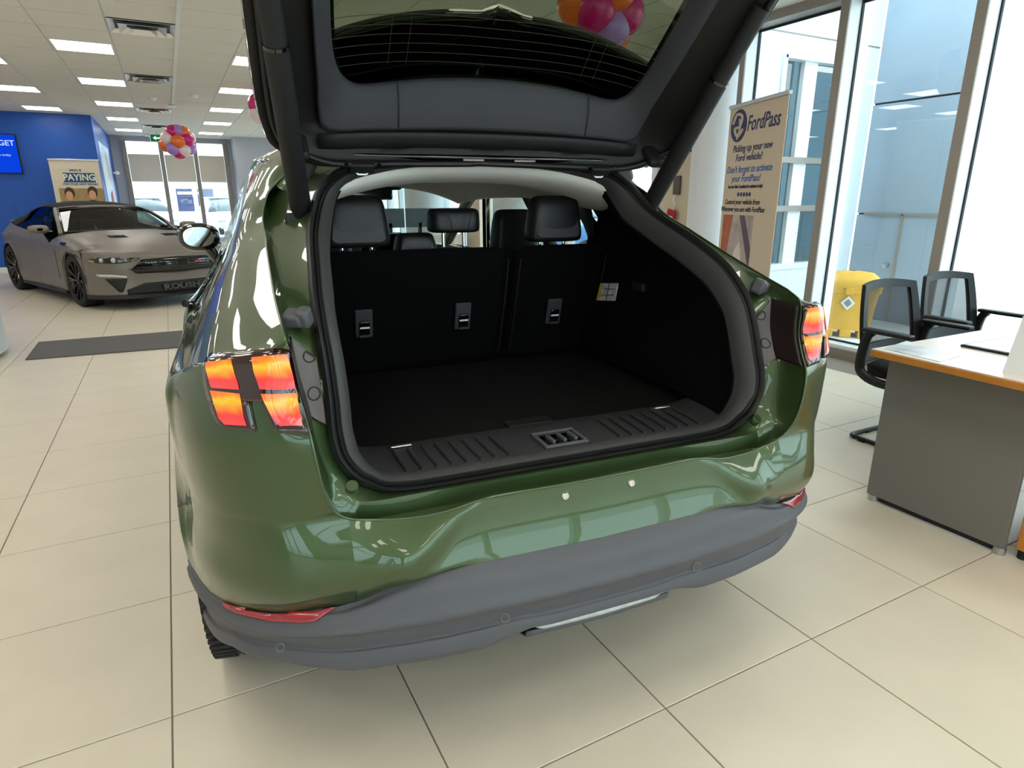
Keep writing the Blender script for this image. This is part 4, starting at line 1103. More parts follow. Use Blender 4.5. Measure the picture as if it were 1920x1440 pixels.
def headrest(cx, cy, z0, z1, wt, wb, dep, name, inset=True, posts=None):
    rows = []; n = 8
    def sec(z, w, d):
        pts = rrect(w, d, min(w, d) * .38, 4); return [V(cx + a, cy + b, z) for a, b in pts]
    H = z1 - z0
    prof = [(0, .80, .7), (.04, .93, .92), (.15, 1, 1), (.5, 1, 1), (.8, 1, .95), (.93, .95, .8), (.985, .84, .55), (1.0, .6, .3)]
    rows = [sec(z0 + H * f, (wb + (wt - wb) * f) * s, dep * d) for f, s, d in prof]
    mb = MB().grid(rows, closed_v=True); k = len(mb.v); nn = len(rows[0])
    mb.f.append(tuple(range(nn))[::-1]); mb.mi.append(0); mb.f.append(tuple(range(k - nn, k))); mb.mi.append(0)
    o = mb.build(name, m_leather, suv, smooth=60); sb = o.modifiers.new('smooth', 'SUBSURF'); sb.levels = sb.render_levels = 1
    if inset:
        iw0, iw1 = wb * .78, wt * .76
        pts = rrect(1, 1, .14, 5)
        vs = [V(cx + a * (iw0 + (iw1 - iw0) * (b + .5)), cy - dep / 2 - .002 + .012 * (b + .5) ** 4, z0 + H * (.10 + .74 * (b + .5))) for a, b in pts]
        p = MB().add(vs + [v + V(0, .012, 0) for v in vs], [tuple(range(len(vs)))] + [(i, (i + 1) % len(vs), len(vs) + (i + 1) % len(vs), len(vs) + i) for i in range(len(vs))]).build('back_panel', m_leatherg, o, bevel=.003)
    for x in (posts or (-.05, .05)):
        MB().cyl((cx + x, cy + .012, z0 - .075), (cx + x, cy + .012, z0 + .02), .0065, 12).build('post', m_chrome, o, smooth=60)
    return o
headrest(-.365, 1.205, 1.203, 1.375, .185, .235, .10, 'rear_headrest')['label'] = 'left rear headrest with charcoal back panel'
headrest(.372, 1.205, 1.203, 1.372, .185, .235, .10, 'rear_headrest')['label'] = 'right rear headrest with charcoal back panel'
chd = headrest(-.022, 1.21, 1.245, 1.330, .185, .19, .11, 'centre_headrest', inset=False, posts=(-.035, .042)); chd['label'] = 'raised centre headrest on chrome posts'
for s in (-1, 1): MB().tube([(-.022 + s * .05, 1.133, 1.318), (-.022 + s * .035, 1.128, 1.29), (-.022 + s * .028, 1.132, 1.258)], .002, 6).build('stitch_seam', m_trim, chd, smooth=60)
headrest(-.15, 1.27, 1.16, 1.245, .13, .17, .09, 'centre_seat_bolster', inset=True, posts=(0,))
headrest(.45, 1.78, 1.05, 1.315, .20, .26, .11, 'front_headrest', inset=False); headrest(-.42, 1.78, 1.05, 1.30, .20, .26, .11, 'front_headrest', inset=False)
for s in (-1, 1):
    MB().box((s * .43, 1.85, .82), (.46, .14, .62), Matrix.Rotation(R(12), 3, 'X')).build('front_seat_back', m_leather, suv, bevel=.05, seg=3)
    MB().cyl((s * .20 + .35, 1.2, 1.19), (s * .20 + .35, 1.2, 1.21), .01, 10)

# ---- cabin: headliner, pillars, dash, windscreen, doors
hl = []
for y, z in ((.985, 1.462), (1.0, 1.442), (1.06, 1.425), (1.2, 1.418), (1.45, 1.44), (1.9, 1.468), (2.5, 1.462), (2.95, 1.435)):
    drop = .075 if y < 1.1 else .10
    hl.append([V(x * (1 if y < 1.1 else 1.12), y - .06 * (x / .5) ** 2 * (1 if y < 1.3 else 0), z - drop * abs(x / .49) ** 2.6) for x in [-.49 + .98 * k / 16 for k in range(17)]])
hl_g = patch(hl, 3, 2)
shell('headliner', hl_g, m_lightliner, suv, .006)
m_liner2 = M('taupe_pillar_trim', (128, 118, 104), rough=.85, bump=(700, .1))
MB().box((0, 2.95, 1.395), (.26, .05, .075)).build('rear_view_mirror', m_gloss, suv, bevel=.012)
MB().box((.02, 3.0, 1.44), (.34, .14, .05)).build('sensor_housing', m_trim, suv, bevel=.015)
MB().box((.0, 2.2, 1.452), (.34, .5, .03)).build('roof_console', m_trim, suv, bevel=.01)
dash = []
for y, z in ((2.75, .80), (2.78, .98), (2.9, 1.02), (3.3, 1.0), (3.55, .96)): dash.append([V(x, y, z - .05 * abs(x / .7) ** 4) for x in [-.70 + .14 * k for k in range(11)]])
shell('dashboard', patch(dash, 2, 2), m_trim, suv, .02)
MB().box((.0, 2.72, 1.0), (.24, .02, .34)).build('centre_display', m_gloss, suv, bevel=.006)
MB().tube([(-.40 + .18 * math.cos(a * math.pi / 12), 2.52 + .06 * math.sin(a * math.pi / 12), .96 + .17 * math.sin(a * math.pi / 12)) for a in range(24)], .016, 8, closed=True).build('steering_wheel', m_leather, suv, smooth=60)
RAIL = [(.64, 1.05, 1.40), (.655, 1.3, 1.445), (.66, 1.65, 1.475), (.66, 2.1, 1.487), (.655, 2.55, 1.462), (.675, 2.9, 1.395), (.71, 3.3, 1.25), (.75, 3.75, 1.06)]
for s in (-1, 1):
    mat = m_paint
    rail = crom([V(s * a, b, c) for a, b, c in [(q[0] - .03, q[1], q[2] - .006) for q in RAIL[2:]]], 5)
    MB().tube([tuple(p) for p in rail], [.038] * (len(rail) - 16) + [.034] * 16, 10).build('roof_rail', m_paint, suv, smooth=80)
    MB().tube([tuple(p + V(-s * .03, -.01, -.012)) for p in rail], .030, 10).build('rail_trim', m_liner2, suv, smooth=80)
    # B pillar and door shells
    MB().tube([(s * .85, 2.02, .95), (s * .785, 2.05, 1.10), (s * .70, 2.1, 1.30), (s * .63, 2.14, 1.45)], [.04, .035, .032, .03], 8).build('b_pillar', m_trim, suv, smooth=60)
    # C pillar inner trim: from cargo trim to the side glass
    g = [[V(s * .60, 1.34, 1.10), V(s * .64, 1.37, 1.12), V(s * .76, 1.39, 1.14)], [V(s * .60, 1.30, 1.2), V(s * .64, 1.42, 1.22), V(s * .735, 1.46, 1.23)], [V(s * .58, 1.28, 1.3), V(s * .63, 1.50, 1.31), V(s * .70, 1.56, 1.32)], [V(s * .52, 1.22, 1.385), V(s * .60, 1.5, 1.40), V(s * .665, 1.66, 1.41)]]
    shell('c_pillar_trim', patch(g, 3, 3), m_trim, suv, .006)
    # door side: from belt to sill, stations along y
    cols = []
    for y, xb, zb, xm, xs2, zs in ((.96, .944, .795, .946, .946, .785), (1.10, .940, .86, .945, .945, .80), (1.30, .914, 1.00, .942, .92, .62), (1.40, .905, 1.02, .94, .90, .30), (2.1, .90, 1.0, .938, .89, .30), (2.9, .90, .98, .938, .89, .30), (3.4, .905, .97, .935, .90, .30)):
        zb2 = zb if y > 1.2 else zb
        cols.append([V(s * xb, y, zb2), V(s * (xb + xm) / 2 + s * .004, y, zb2 - .03 if zb2 - zs > .1 else (zb2 * 2 + zs) / 3), V(s * xm, y, zb2 + (zs - zb2) * .35), V(s * (xm - .012), y, zb2 + (zs - zb2) * .7), V(s * xs2, y, zs)])
    shell('door_side', patch(cols, 3, 3), m_paint, suv, .005)
    # front wing
    cols = []
    for y, zt, xt, zs in ((3.4, .985, .90, .34), (3.6, .99, .90, .70), (3.934, .99, .89, .80), (4.25, .96, .87, .70), (4.45, .90, .80, .5), (4.56, .82, .66, .42)):
        cols.append([V(s * (xt - .06), y, zt + .02), V(s * xt, y, zt - .02), V(s * (xt + .035), y, (zt * 2 + zs) / 3), V(s * (xt + .02), y, (zt + zs * 2) / 3), V(s * (xt + .01), y, zs)])
    shell('front_wing', patch(cols, 3, 3), m_paint, suv, .005)
    # side glass
    gl = [[V(s * .905, 1.36, 1.02), V(s * .895, 2.0, 1.01), V(s * .895, 2.7, .99), V(s * .90, 3.3, .985)], [V(s * .80, 1.50, 1.20), V(s * .79, 2.05, 1.22), V(s * .785, 2.7, 1.20), V(s * .82, 3.15, 1.13)], [V(s * .695, 1.70, 1.43), V(s * .69, 2.1, 1.455), V(s * .69, 2.55, 1.43), V(s * .715, 2.9, 1.355)]]
    MB().grid(patch(gl, 3, 4)).build('side_window', m_carglass, suv, smooth=80)
    MB().tube([tuple(q) for q in crom([V(s * .915, 1.25, 1.04), V(s * .908, 1.4, 1.025), V(s * .902, 2.1, 1.005), V(s * .905, 3.35, .98)], 4)], .012, 8).build('belt_moulding', m_gloss, suv, smooth=60)
    # quarter glass triangle outside
    # door mirror
    mr = MB(); prof = [(.0, .4, .5), (.015, .8, .9), (.05, 1.0, 1.0), (.09, .95, .92), (.125, .6, .6), (.135, .2, .25)]
    rows = []
    for d, sx, sz in prof:
        rows.append([V(s * (.962 + .107 * sx * a * 2), 2.90 + d, 1.163 + .076 * sz * b * 2) for a, b in rrect(1, 1, .42, 5)])
    mb = MB().grid(rows, closed_v=True); mh = mb.build('door_mirror', m_gloss, suv, smooth=60)
    MB().add([V(s * (.958 + .150 * a), 2.896 - .014 * a, 1.166 + .104 * b) for a, b in rrect(1, 1, .42, 6)], [tuple(range(28))]).build('mirror_glass', M('mirror_silver', (200, 205, 205), rough=.02, metal=1) if s < 0 else MATS['mirror_silver'], mh)
    MB().tube([(s * .87, 2.98, 1.03), (s * .90, 2.97, 1.07), (s * .92, 2.96, 1.11)], [.035, .03, .03], 8).build('mirror_arm', m_gloss, mh, smooth=60)
    MB().lathe([(.0, 0), (.02, 0), (.022, .02), (0, .03)], n=12).build('mirror_foot', m_paint, mh, smooth=50).location = (s * .885, 2.97, 1.0)
# tailgate-side roof and windscreen
rf = []
for y, z, w in ((1.09, 1.535, .56), (1.3, 1.56, .63), (1.7, 1.585, .65), (2.2, 1.59, .65), (2.6, 1.565, .645), (2.88, 1.515, .63)):
    rf.append([V(w * u, y + .06 * u * u * (1 if y < 1.2 else -.5), z - .085 * abs(u) ** 3) for u in [-1 + .25 * k for k in range(9)]])
shell('roof_panel', patch(rf, 3, 3), m_gloss, suv, .012)
wsg = []
for y, z, w in ((2.90, 1.50, .61), (3.15, 1.37, .645), (3.45, 1.20, .68), (3.75, 1.04, .72)): wsg.append([V(w * u, y - .10 * u * u, z - .02 * u * u) for u in [-1 + .25 * k for k in range(9)]])
MB().grid(patch(wsg, 3, 3)).build('windscreen', m_carglass, suv, smooth=80)
bn = []
for y, z, w in ((3.72, 1.04, .84), (3.95, 1.05, .85), (4.25, 1.0, .82), (4.45, .92, .76), (4.57, .80, .66), (4.60, .62, .66), (4.58, .40, .66)): bn.append([V(w * u, y - .10 * u * u, z - .05 * u ** 4) for u in [-1 + .25 * k for k in range(9)]])
shell('bonnet', patch(bn, 3, 3), m_paint, suv, .006)
MB().bb(-.70, .70, 1.0, 4.4, .19, .30).build('underbody_box', m_black, suv)  # dark box added to block light beneath the car
MB().bb(-.62, .62, .30, .60, .30, .70).build('rear_crash_structure', m_black, suv)
MB().bb(-.66, .66, 1.3, 2.9, .30, .42).build('cabin_floor', m_carpet, suv)

# ---- wheels
def wheel(x, y, s, zr=.365):
    e = MB().lathe([(.235, -.105), (.28, -.112), (.335, -.108), (.356, -.09), (.365, -.06), (.365, .06), (.356, .09), (.335, .108), (.28, .112), (.235, .105)], n=64, axis='X').build('tyre', m_tyre, suv, smooth=50)
    e.location = (x, y, zr)
    gr = MB()
    for k in range(72):
        a = 2 * math.pi * k / 72; ca, sa = math.cos(a), math.sin(a)
        for x0, sk in ((-.075, .12), (.0, -.1), (.075, .12)):
            gr.box((x0, ca * .3645, sa * .3645), (.058, .016, .006), Matrix.Rotation(a, 3, 'X') @ Matrix.Rotation(R(90), 3, 'X') @ Matrix.Rotation(sk, 3, 'Y'))
    g = gr.build('tread_blocks', m_tyre, e); tag(g, kind='stuff')
    rim = MB().lathe([(.236, -.10), (.245, -.105), (.232, -.085), (.225, .0), (.232, .085), (.246, .105), (.238, .10)], n=48, axis='X').build('rim', m_rim, e, smooth=50)
    for k in range(5):
        for dd in (-.16, .16):
            a = 2 * math.pi * k / 5 + dd
            MB().tube([(s * .07, .05 * math.cos(a - dd * .4), .05 * math.sin(a - dd * .4)), (s * .085, .232 * math.cos(a), .232 * math.sin(a))], [.022, .016], 6).build('spoke', m_rim, rim, smooth=40)
    MB().lathe([(0, s * .10), (.04, s * .10), (.06, s * .085), (.06, s * .04)], n=20, axis='X').build('hub', m_rim, rim, smooth=40)
    return e
for s in (-1, 1):
    wheel(s * .822, .955, s); wheel(s * .822, 3.94, s)
    arch = [(s * .932, .955 - .425 * math.cos(a * math.pi / 14), .36 + .425 * math.sin(a * math.pi / 14)) for a in range(3, 15)]
    MB().tube(arch, .010, 8).build('arch_moulding', m_clad, suv, smooth=60)
    well = [[V(x, .955 - .425 * math.cos(a * math.pi / 14), .36 + .425 * math.sin(a * math.pi / 14)) for a in range(3, 15)] for x in (s * .93, s * .60)]
    MB().grid(well).build('wheel_arch_liner', m_black, suv, smooth=60)
    MB().add([V(s * .62, .45, .2), V(s * .62, 1.45, .2), V(s * .62, 1.45, .8), V(s * .62, .45, .8)], [(0, 1, 2, 3)]).build('arch_inner_wall', m_black, suv)
# ================================================================== raised tailgate of the SUV
m_gate = M('gate_black_plastic', (11, 11, 12), rough=.55)
TB0, TDV, TDN = V(0, .88, 1.47), V(0, -.717, .697), V(0, .697, .717)
def T(u, v, n): return V(u, 0, 0) + TB0 + TDV * v + TDN * n
def crown(u): return .135 - .14 * (abs(u) / .66) ** 3
W_ = [(.487, .80, .095), (.480, .6, .093), (.471, .38, .09), (.462, .264, .09), (.447, .205, .088), (.422, .170, .088), (.385, .157, .090), (.30, .166, .096), (.2, .178, .102), (.1, .184, .106), (0, .186, .107)]
RG = [(.545, .80, .05), (.53, .6, .045), (.515, .408, .04), (.508, .3, .042), (.500, .192, .044), (.497, .12, .042), (.478, .068, .03), (.36, .073, .03), (.2, .080, .032), (.1, .082, .034), (0, .083, .034)]
OO = [(.668, .80, -.005), (.666, .6, -.006), (.661, .42, -.007), (.657, .3, -.012), (.652, .198, -.015), (.640, .11, -.012), (.612, .035, -.006), (.50, -.028, .0), (.30, -.035, .01), (.1, -.035, .015), (0, -.035, .018)]
def tring(fn):
    h = [fn(i) for i in range(11)]; return [T(*p) for p in h] + [T(-p[0], p[1], p[2]) for p in h[-2::-1]]
def mixp(A, B, f, dn=0.0, du=0.0): return lambda i: (A[i][0] + (B[i][0] - A[i][0]) * f + du, A[i][1] + (B[i][1] - A[i][1]) * f, A[i][2] + (B[i][2] - A[i][2]) * f + dn)
def tloft(fns, k=4): return [crom(tring(f), k) for f in fns]
# outer skin carries everything
def outw(i): u, v, n = W_[i]; return (u - .012, v - .012 if i > 4 else v, crown(u) + .018)
skin = tloft([lambda i: OO[i], lambda i: (OO[i][0] + .004, OO[i][1] - (.004 if i > 5 else 0), OO[i][2] + .02), mixp(OO, W_, .4, .055), mixp(OO, W_, .75, .05), outw])
tg = MB().grid(skin).build('tailgate', m_paint, suv, smooth=60)
tg['label'] = 'raised black-lined tailgate with a heated rear window'
shell('window_trim', [r_ for r_ in tloft([lambda i: (W_[i][0] - .003, W_[i][1] + (.003 if i > 4 else 0), W_[i][2] + .012), lambda i: W_[i], mixp(W_, RG, .12, -.004), mixp(W_, RG, .5, -.010), mixp(W_, RG, .9, -.004), lambda i: RG[i]])], m_trimg, tg, .003)
def seam(u0):
    a, b = T(u0, .178, .100), T(u0, .082, .031); m = a.lerp(b, .5) - TDN * .0125
    return [tuple(p - TDN * .001) for p in crom([a, m, b], 6)]
for u0 in (-.285, .30): MB().tube(seam(u0), .0016, 6).build('trim_seam', m_gate, tg)
# recess between trim and flange, flange, seal lip
shell('inner_frame', tloft([lambda i: RG[i], lambda i: (RG[i][0] + .004, RG[i][1] - (.004 if i > 5 else 0), RG[i][2] + .02), mixp(RG, OO, .35, .012), mixp(RG, OO, .62, .018), mixp(RG, OO, .70, -.004), mixp(RG, OO, .88, -.006), lambda i: OO[i]]), m_gate, tg, .003)
lp = [(u, v, n) for u, v, n in OO]
lip = crom(tring(lambda i: (OO[i][0] - .03, OO[i][1] + (.02 if i > 5 else 0), OO[i][2] - .012)), 4)
MB().tube([tuple(p) for p in lip], .009, 8).build('rubber_lip', m_rub, tg, smooth=60)
# second header panel below the grey trim
hp_ = []
for f, n in ((0, .024), (.15, .016), (.6, .012), (1, .022)):
    hp_.append([T(u, .070 - .052 * f - .012 * abs(u / .5) ** 3, n + .012 * (1 - abs(u / .52) ** 2)) for u in [-.50 + k / 20 for k in range(21)]])
shell('header_panel', patch(hp_, 3, 1), m_trim, tg, .004)
MB().box(T(0, -.012, .02), (.98, .02, .03), Matrix.Rotation(R(45), 3, 'X')).build('header_rail', m_gloss, tg, bevel=.005)
for u in (-.384, .384):
    b = MB().box(T(u, -.022, -.005), (.07, .03, .03), Matrix.Rotation(R(45), 3, 'X')).build('hinge', m_trim, tg, bevel=.005)
    for du in (-.045, .045): 
        q = T(u + du, -.006, -.012); MB().cyl(tuple(q), tuple(q - TDN * .006), .006, 10).build('hinge_bolt', m_chrome, b, smooth=40)
    MB().tube([tuple(T(u - .02, -.035, -.012)), tuple(T(u - .012, -.042, -.018)), tuple(T(u + .012, -.042, -.018)), tuple(T(u + .02, -.035, -.012))], .004, 6).build('hinge_loop', m_steel, b)
for u0, u1 in ((-.085, -.02), (.08, .15)): MB().tube([tuple(T(u0, -.002, .006)), tuple(T(u1, -.002, .006))], .004, 8).build('latch_rod', m_steel, tg, smooth=40)
sb = T(.548, .01, -.004); MB().cyl(tuple(sb), tuple(sb - TDN * .012), .011, 14).build('grab_screw', m_steel, tg, smooth=40)
MB().box(T(.565, .04, -.0), (.07, .10, .03), Matrix.Rotation(R(45), 3, 'X')).build('corner_cover', m_trim, tg, bevel=.012)
MB().box(T(-.565, .04, -.0), (.07, .10, .03), Matrix.Rotation(R(45), 3, 'X')).build('corner_cover', m_trim, tg, bevel=.012)
# rear window with heating lines
gl = [[T(u, v, crown(u) + .010) for u in [-.50 + k / 16 for k in range(17)]] for v in (.135, .25, .4, .55, .7, .80)]
MB().grid(patch(gl, 3, 2)).build('rear_window', m_tint, tg, smooth=80)
m_heat = M('heating_line', (58, 52, 44), rough=.8)
for k in range(6):
    v = .205 + .026 * k
    MB().tube([tuple(T(u, v + .012 * (1 - (u / .47) ** 2), crown(u) + .008)) for u in [-.465 + .93 * j / 24 for j in range(25)]], .0007, 4).build('heating_line', m_heat, tg)
for u0 in (-.31, -.26, .27, .31): MB().tube([tuple(T(u0, v, crown(u0) + .0085)) for v in (.205, .27, .335)], .0006, 4).build('heating_line', m_heat, tg)
# glossy spoiler outside the glass
sp = []
for f, dn in ((0, .02), (.3, .045), (.7, .062), (.95, .068), (1.0, .060)):
    sp.append([T(u, -.02 + (.355 - .30 * u * u) * f, crown(u) * (.75 if abs(u) > .0 else 1) + .02 + dn * (1 - .5 * abs(u / .58) ** 2)) for u in [-.58 + 1.16 * j / 20 for j in range(21)]])
so = MB().grid(patch(sp, 4, 2)).build('roof_spoiler', m_gloss, tg, smooth=70)
sd = so.modifiers.new('thick', 'SOLIDIFY'); sd.thickness = .022; sd.offset = 0
# lower panel of the gate (above the picture)
lowp = []
for f, d in ((0, 0), (.15, .03), (.5, .045), (1.0, .03)):
    base = [T(u, .80, crown(u) * .8 + .02) + V(0, -.98, -.19) * (.40 * f) + V(0, .19, -.98) * (-.0) for u in [-.668 + 1.336 * k / 16 for k in range(17)]]
    lowp.append([p + V(0, 0, d) for p in base])
shell('gate_lower_panel', patch(lowp, 3, 2), m_paint, tg, .03)
shell('gate_lower_trim', [[p + V(0, 0, -.06) for p in r_] for r_ in patch(lowp, 2, 2)], m_trim, tg, .02)
MB().box(T(0, .79, .05), (1.0, .03, .09), Matrix.Rotation(R(45), 3, 'X')).build('gate_cross_beam', m_trim, tg, bevel=.02)
# power struts
for s in (-1, 1):
    a, b, c = V(s * .561, .868, 1.322), V(s * .602, .60, 1.685), V(s * .622, .48, 1.845)
    st_ = MB().tube([tuple(a), tuple(a.lerp(b, .06)), tuple(b)], [.022, .0285, .0285], 16).build('power_strut', m_trim, suv, smooth=50)
    MB().tube([tuple(b), tuple(c)], .0255, 16).build('strut_tube', m_trim, st_, smooth=50)
    MB().tube([tuple(b - (b - a).normalized() * .006), tuple(b + (b - a).normalized() * .002)], .0288, 16).build('strut_collar', m_gloss, st_, smooth=50)
    MB().lathe([(0, .015), (.016, .012), (.02, 0), (.016, -.012), (0, -.015)], n=16).build('ball_joint', m_gloss, st_, smooth=60).location = a + V(0, .004, -.012)
    MB().bb(s * .585 - .02, s * .585 + .02, .862, .90, 1.285, 1.325).build('strut_bracket', m_black, st_, bevel=.005)
    # hinge cover on the body at the top corner of the opening
    hc = MB().box((s * .535, 1.0, 1.455), (.07, .05, .10), Matrix.Rotation(R(20), 3, 'X') @ Matrix.Rotation(-s * .5, 3, 'Y')).build('hinge_cover', m_clad, suv, bevel=.018, seg=3)
# ================================================================== grey soft-top coupe
KF = V(.394, -.919, 0).normalized(); KA = math.atan2(-KF.x, KF.y)
cpe = empty('sports_coupe', (-.353, 10.355, 0), KA)
tag(cpe, 'matt grey two-door convertible with black soft top before the blue wall', 'car')
KRI = Matrix.Rotation(-KA, 3, 'Z'); KC = KRI @ (V(0, 0, CAMZ) - V(-.353, 10.355, 0))
def kdir(px, py): return KRI @ (CAM_R @ V((px - 960) / FPX, (720 - py) / FPX, -1.0))
m_mgrey = M('satin_grey_paint', (122, 115, 108), rough=0.42, metal=.35, coat=.25, coat_rough=.3)
m_soft = M('black_canvas', (26, 25, 26), rough=.95, bump=(900, .2))
m_kglass = glass_mat('coupe_glass', (96, 104, 98), refl=.9, f0=.06)
m_kside = glass_mat('coupe_side_glass', (190, 200, 200), refl=.25)
m_rimb = M('gloss_black_alloy', (14, 14, 15), rough=.2, metal=.5, coat=.5)
def kpatch(name, rows, nu, nv, mat, thick=.006, par=cpe, smooth=60):
    g = patch(rows, nu, nv); o = MB().grid(g).build(name, mat, par, smooth=smooth)
    if thick: sd = o.modifiers.new('thick', 'SOLIDIFY'); sd.thickness = thick; sd.offset = 0
    return g
# front fascia
PLANK = [(0, .90), (.25, .89), (.45, .862), (.60, .815), (.72, .745), (.82, .635), (.89, .51), (.935, .37)]
half = [V(*p, 0) for p in PLANK]; pl_full = [V(-p.x, p.y, 0) for p in half[:0:-1]] + half
fr_ = []
for z, dy, sx in ((.165, .015, 1.0), (.20, .0, 1.0), (.28, -.005, 1.0), (.36, -.01, .995), (.44, .0, .995), (.52, .02, 1.0), (.60, .015, 1.0), (.655, -.01, .995), (.69, -.05, .985)):
    fr_.append([V(p.x * sx, p.y + dy * (1 - abs(p.x)), z + (.0 if z < .6 else .055 * abs(p.x) ** 2)) for p in pl_full])
fg = kpatch('front_bumper', fr_, 3, 3, m_mgrey)
fm = MB().grid(fg); kb = BVHTree.FromPolygons([tuple(v) for v in fm.v], fm.f)
# bonnet and wing tops
bon = []
row0 = [V(p.x * .985, p.y - .05 * (1 - abs(p.x)) - .004, .69 + .055 * abs(p.x) ** 2) for p in pl_full]
bon.append(row0)
XU = [p.x / .935 for p in pl_full]
for y, ws_, zs, ze, zc in ((.62, .93, .72, .765, .775), (.35, .945, .74, .825, .835), (.0, .955, .755, .86, .885), (-.3, .95, .77, .885, .92), (-.55, .94, .785, .90, .94), (-.70, .93, .79, .905, .945)):
    r_ = []
    for u in XU:
        a = abs(u); x = ws_ * u
        z = ze + (zc - ze) * (1 - (a / .8) ** 2) if a < .8 else ze - (ze - zs) * ((a - .8) / .2) ** 1.7
        if .22 < a < .55: z += .012 * math.sin(math.pi * (a - .22) / .33)
        yy = y if y < .5 else y - .26 * a ** 3 - .10 * a ** 8
        if y == .35: yy = y - .05 * a ** 3
        r_.append(V(x, yy - (.06 * a * a if y < -.5 else 0), z))
    bon.append(r_)
bg = kpatch('bonnet', bon, 3, 3, m_mgrey)
bm_ = MB().grid(bg); kbh = BVHTree.FromPolygons([tuple(v) for v in bm_.v], bm_.f)
# body sides with wheel arches
TOP = [(-3.78, .60, 1.0), (-3.0, .765, 1.03), (-2.4, .865, 1.0), (-1.9, .87, .955), (-1.2, .86, .93), (-.7, .93, .79), (-.55, .94, .785), (-.3, .95, .77), (0, .955, .755), (.35, .945, .74), (.40, .935, .735)]
SHO = [(-3.78, .72, .84), (-3.3, .85, .85), (-2.9, .935, .855), (-2.6, .965, .86), (-2.2, .952, .84), (-1.4, .928, .80), (-.7, .936, .765), (0, .957, .72), (.40, .94, .69)]
ys_ = sorted(set([-3.78 + .06 * k for k in range(70)] + [-2.72 - .4, -2.72 + .4, -.39, .39, .40]))
ys_ = [y for y in ys_ if y <= .401]
for s in (-1, 1):
    cols = []
    for y in ys_:
        xt = interp([(a, b) for a, b, c in TOP], y); zt = interp([(a, c) for a, b, c in TOP], y)
        xs2 = interp([(a, b) for a, b, c in SHO], y); zs2 = interp([(a, c) for a, b, c in SHO], y)
        zb = .165
        for yc, rr in ((0, .385), (-2.72, .39)):
            if abs(y - yc) < rr: zb = max(zb, .34 + math.sqrt(rr * rr - (y - yc) ** 2))
        zb = min(zb, zs2 - .03)
        pts = [V(s * xt, y, zt), V(s * (xt * .35 + xs2 * .65), y, zs2 + (zt - zs2) * .35), V(s * xs2, y, zs2)]
        for f, dx in ((.35, -.022), (.62, -.03), (.82, -.006), (1, -.03)):
            pts.append(V(s * (xs2 + dx), y, zs2 + (zb - zs2) * f))
        cols.append(pts)
    MB().grid(cols).build('body_side', m_mgrey, cpe, smooth=50)
    sidem = MB().grid(cols)
    if s > 0: ksd = BVHTree.FromPolygons([tuple(v) for v in sidem.v], sidem.f)
    MB().tube([(s * .915, y, .165) for y in (-2.3, -1.8, -1.2, -.6, -.40)], .028, 8).build('sill_skirt', m_black, cpe, smooth=60)
    for yc in (0, -2.72):
        well = [[V(x, yc - .40 * math.cos(a * math.pi / 14), .33 + .40 * math.sin(a * math.pi / 14)) for a in range(15)] for x in (s * .935, s * .5)]
        MB().grid(well).build('wheel_arch_liner', m_black, cpe, smooth=60)
        MB().add([V(s * .55, yc - .42, .15), V(s * .55, yc + .42, .15), V(s * .55, yc + .42, .75), V(s * .55, yc - .42, .75)], [(0, 1, 2, 3)]).build('arch_inner_wall', m_black, cpe)
# rear deck and tail
dk_ = []
for y, w, z in ((-2.85, .79, 1.03), (-3.1, .75, 1.045), (-3.5, .67, 1.045), (-3.78, .60, 1.0)): dk_.append([V(w * u, y, z + .04 * (1 - u * u)) for u in (-1, -.66, -.33, 0, .33, .66, 1)])
kpatch('boot_lid', dk_, 3, 2, m_mgrey)
tl_ = []
for y, w, z in ((-3.78, .60, 1.0), (-3.86, .66, .86), (-3.88, .70, .6), (-3.84, .70, .35), (-3.7, .70, .2)): tl_.append([V(w * u, y + .08 * u * u, z + (.04 * (1 - u * u) if z == 1.0 else 0)) for u in (-1, -.66, -.33, 0, .33, .66, 1)])
kpatch('rear_bumper', tl_, 3, 2, m_mgrey)
MB().bb(-.80, .80, -3.6, .55, .14, .22).build('underbody_box', m_black, cpe)
# soft top
sft = []
for y, w, z, zd in ((-1.32, .565, 1.275, 1.238), (-1.55, .585, 1.32, 1.262), (-1.9, .60, 1.345, 1.27), (-2.2, .615, 1.325, 1.235), (-2.5, .64, 1.25, 1.16), (-2.78, .68, 1.13, 1.06), (-2.98, .70, 1.05, 1.03)): sft.append([V(w * u, y + (.05 * (u * u) if y > -1.4 else 0) * -1, zd + (z - zd) * (1 - abs(u) ** 2.6)) for u in (-1, -.85, -.6, -.3, 0, .3, .6, .85, 1)])
kpatch('soft_top', sft, 3, 3, m_soft, .014)
wsk = []
for y, w, z, zd in ((-.70, .72, .948, .93), (-.95, .68, 1.075, 1.05), (-1.18, .62, 1.195, 1.165), (-1.33, .57, 1.268, 1.236)): wsk.append([V(w * u, y - .10 * u * u, zd + (z - zd) * (1 - u * u)) for u in (-1, -.66, -.33, 0, .33, .66, 1)])
wg = patch(wsk, 3, 3); MB().grid(wg).build('windscreen', m_kglass, cpe, smooth=80)
MB().tube([tuple(V(.57 * u, -1.325 - .10 * u * u, 1.238 + .034 * (1 - u * u))) for u in [-1 + .1 * k for k in range(21)]], .022, 8).build('windscreen_header', m_mgrey, cpe, smooth=60)
MB().tube([tuple(V(.725 * u, -.69 - .10 * u * u, .93 + .02 * (1 - u * u))) for u in [-1 + .1 * k for k in range(21)]], .016, 8).build('cowl_seal', m_black, cpe, smooth=60)
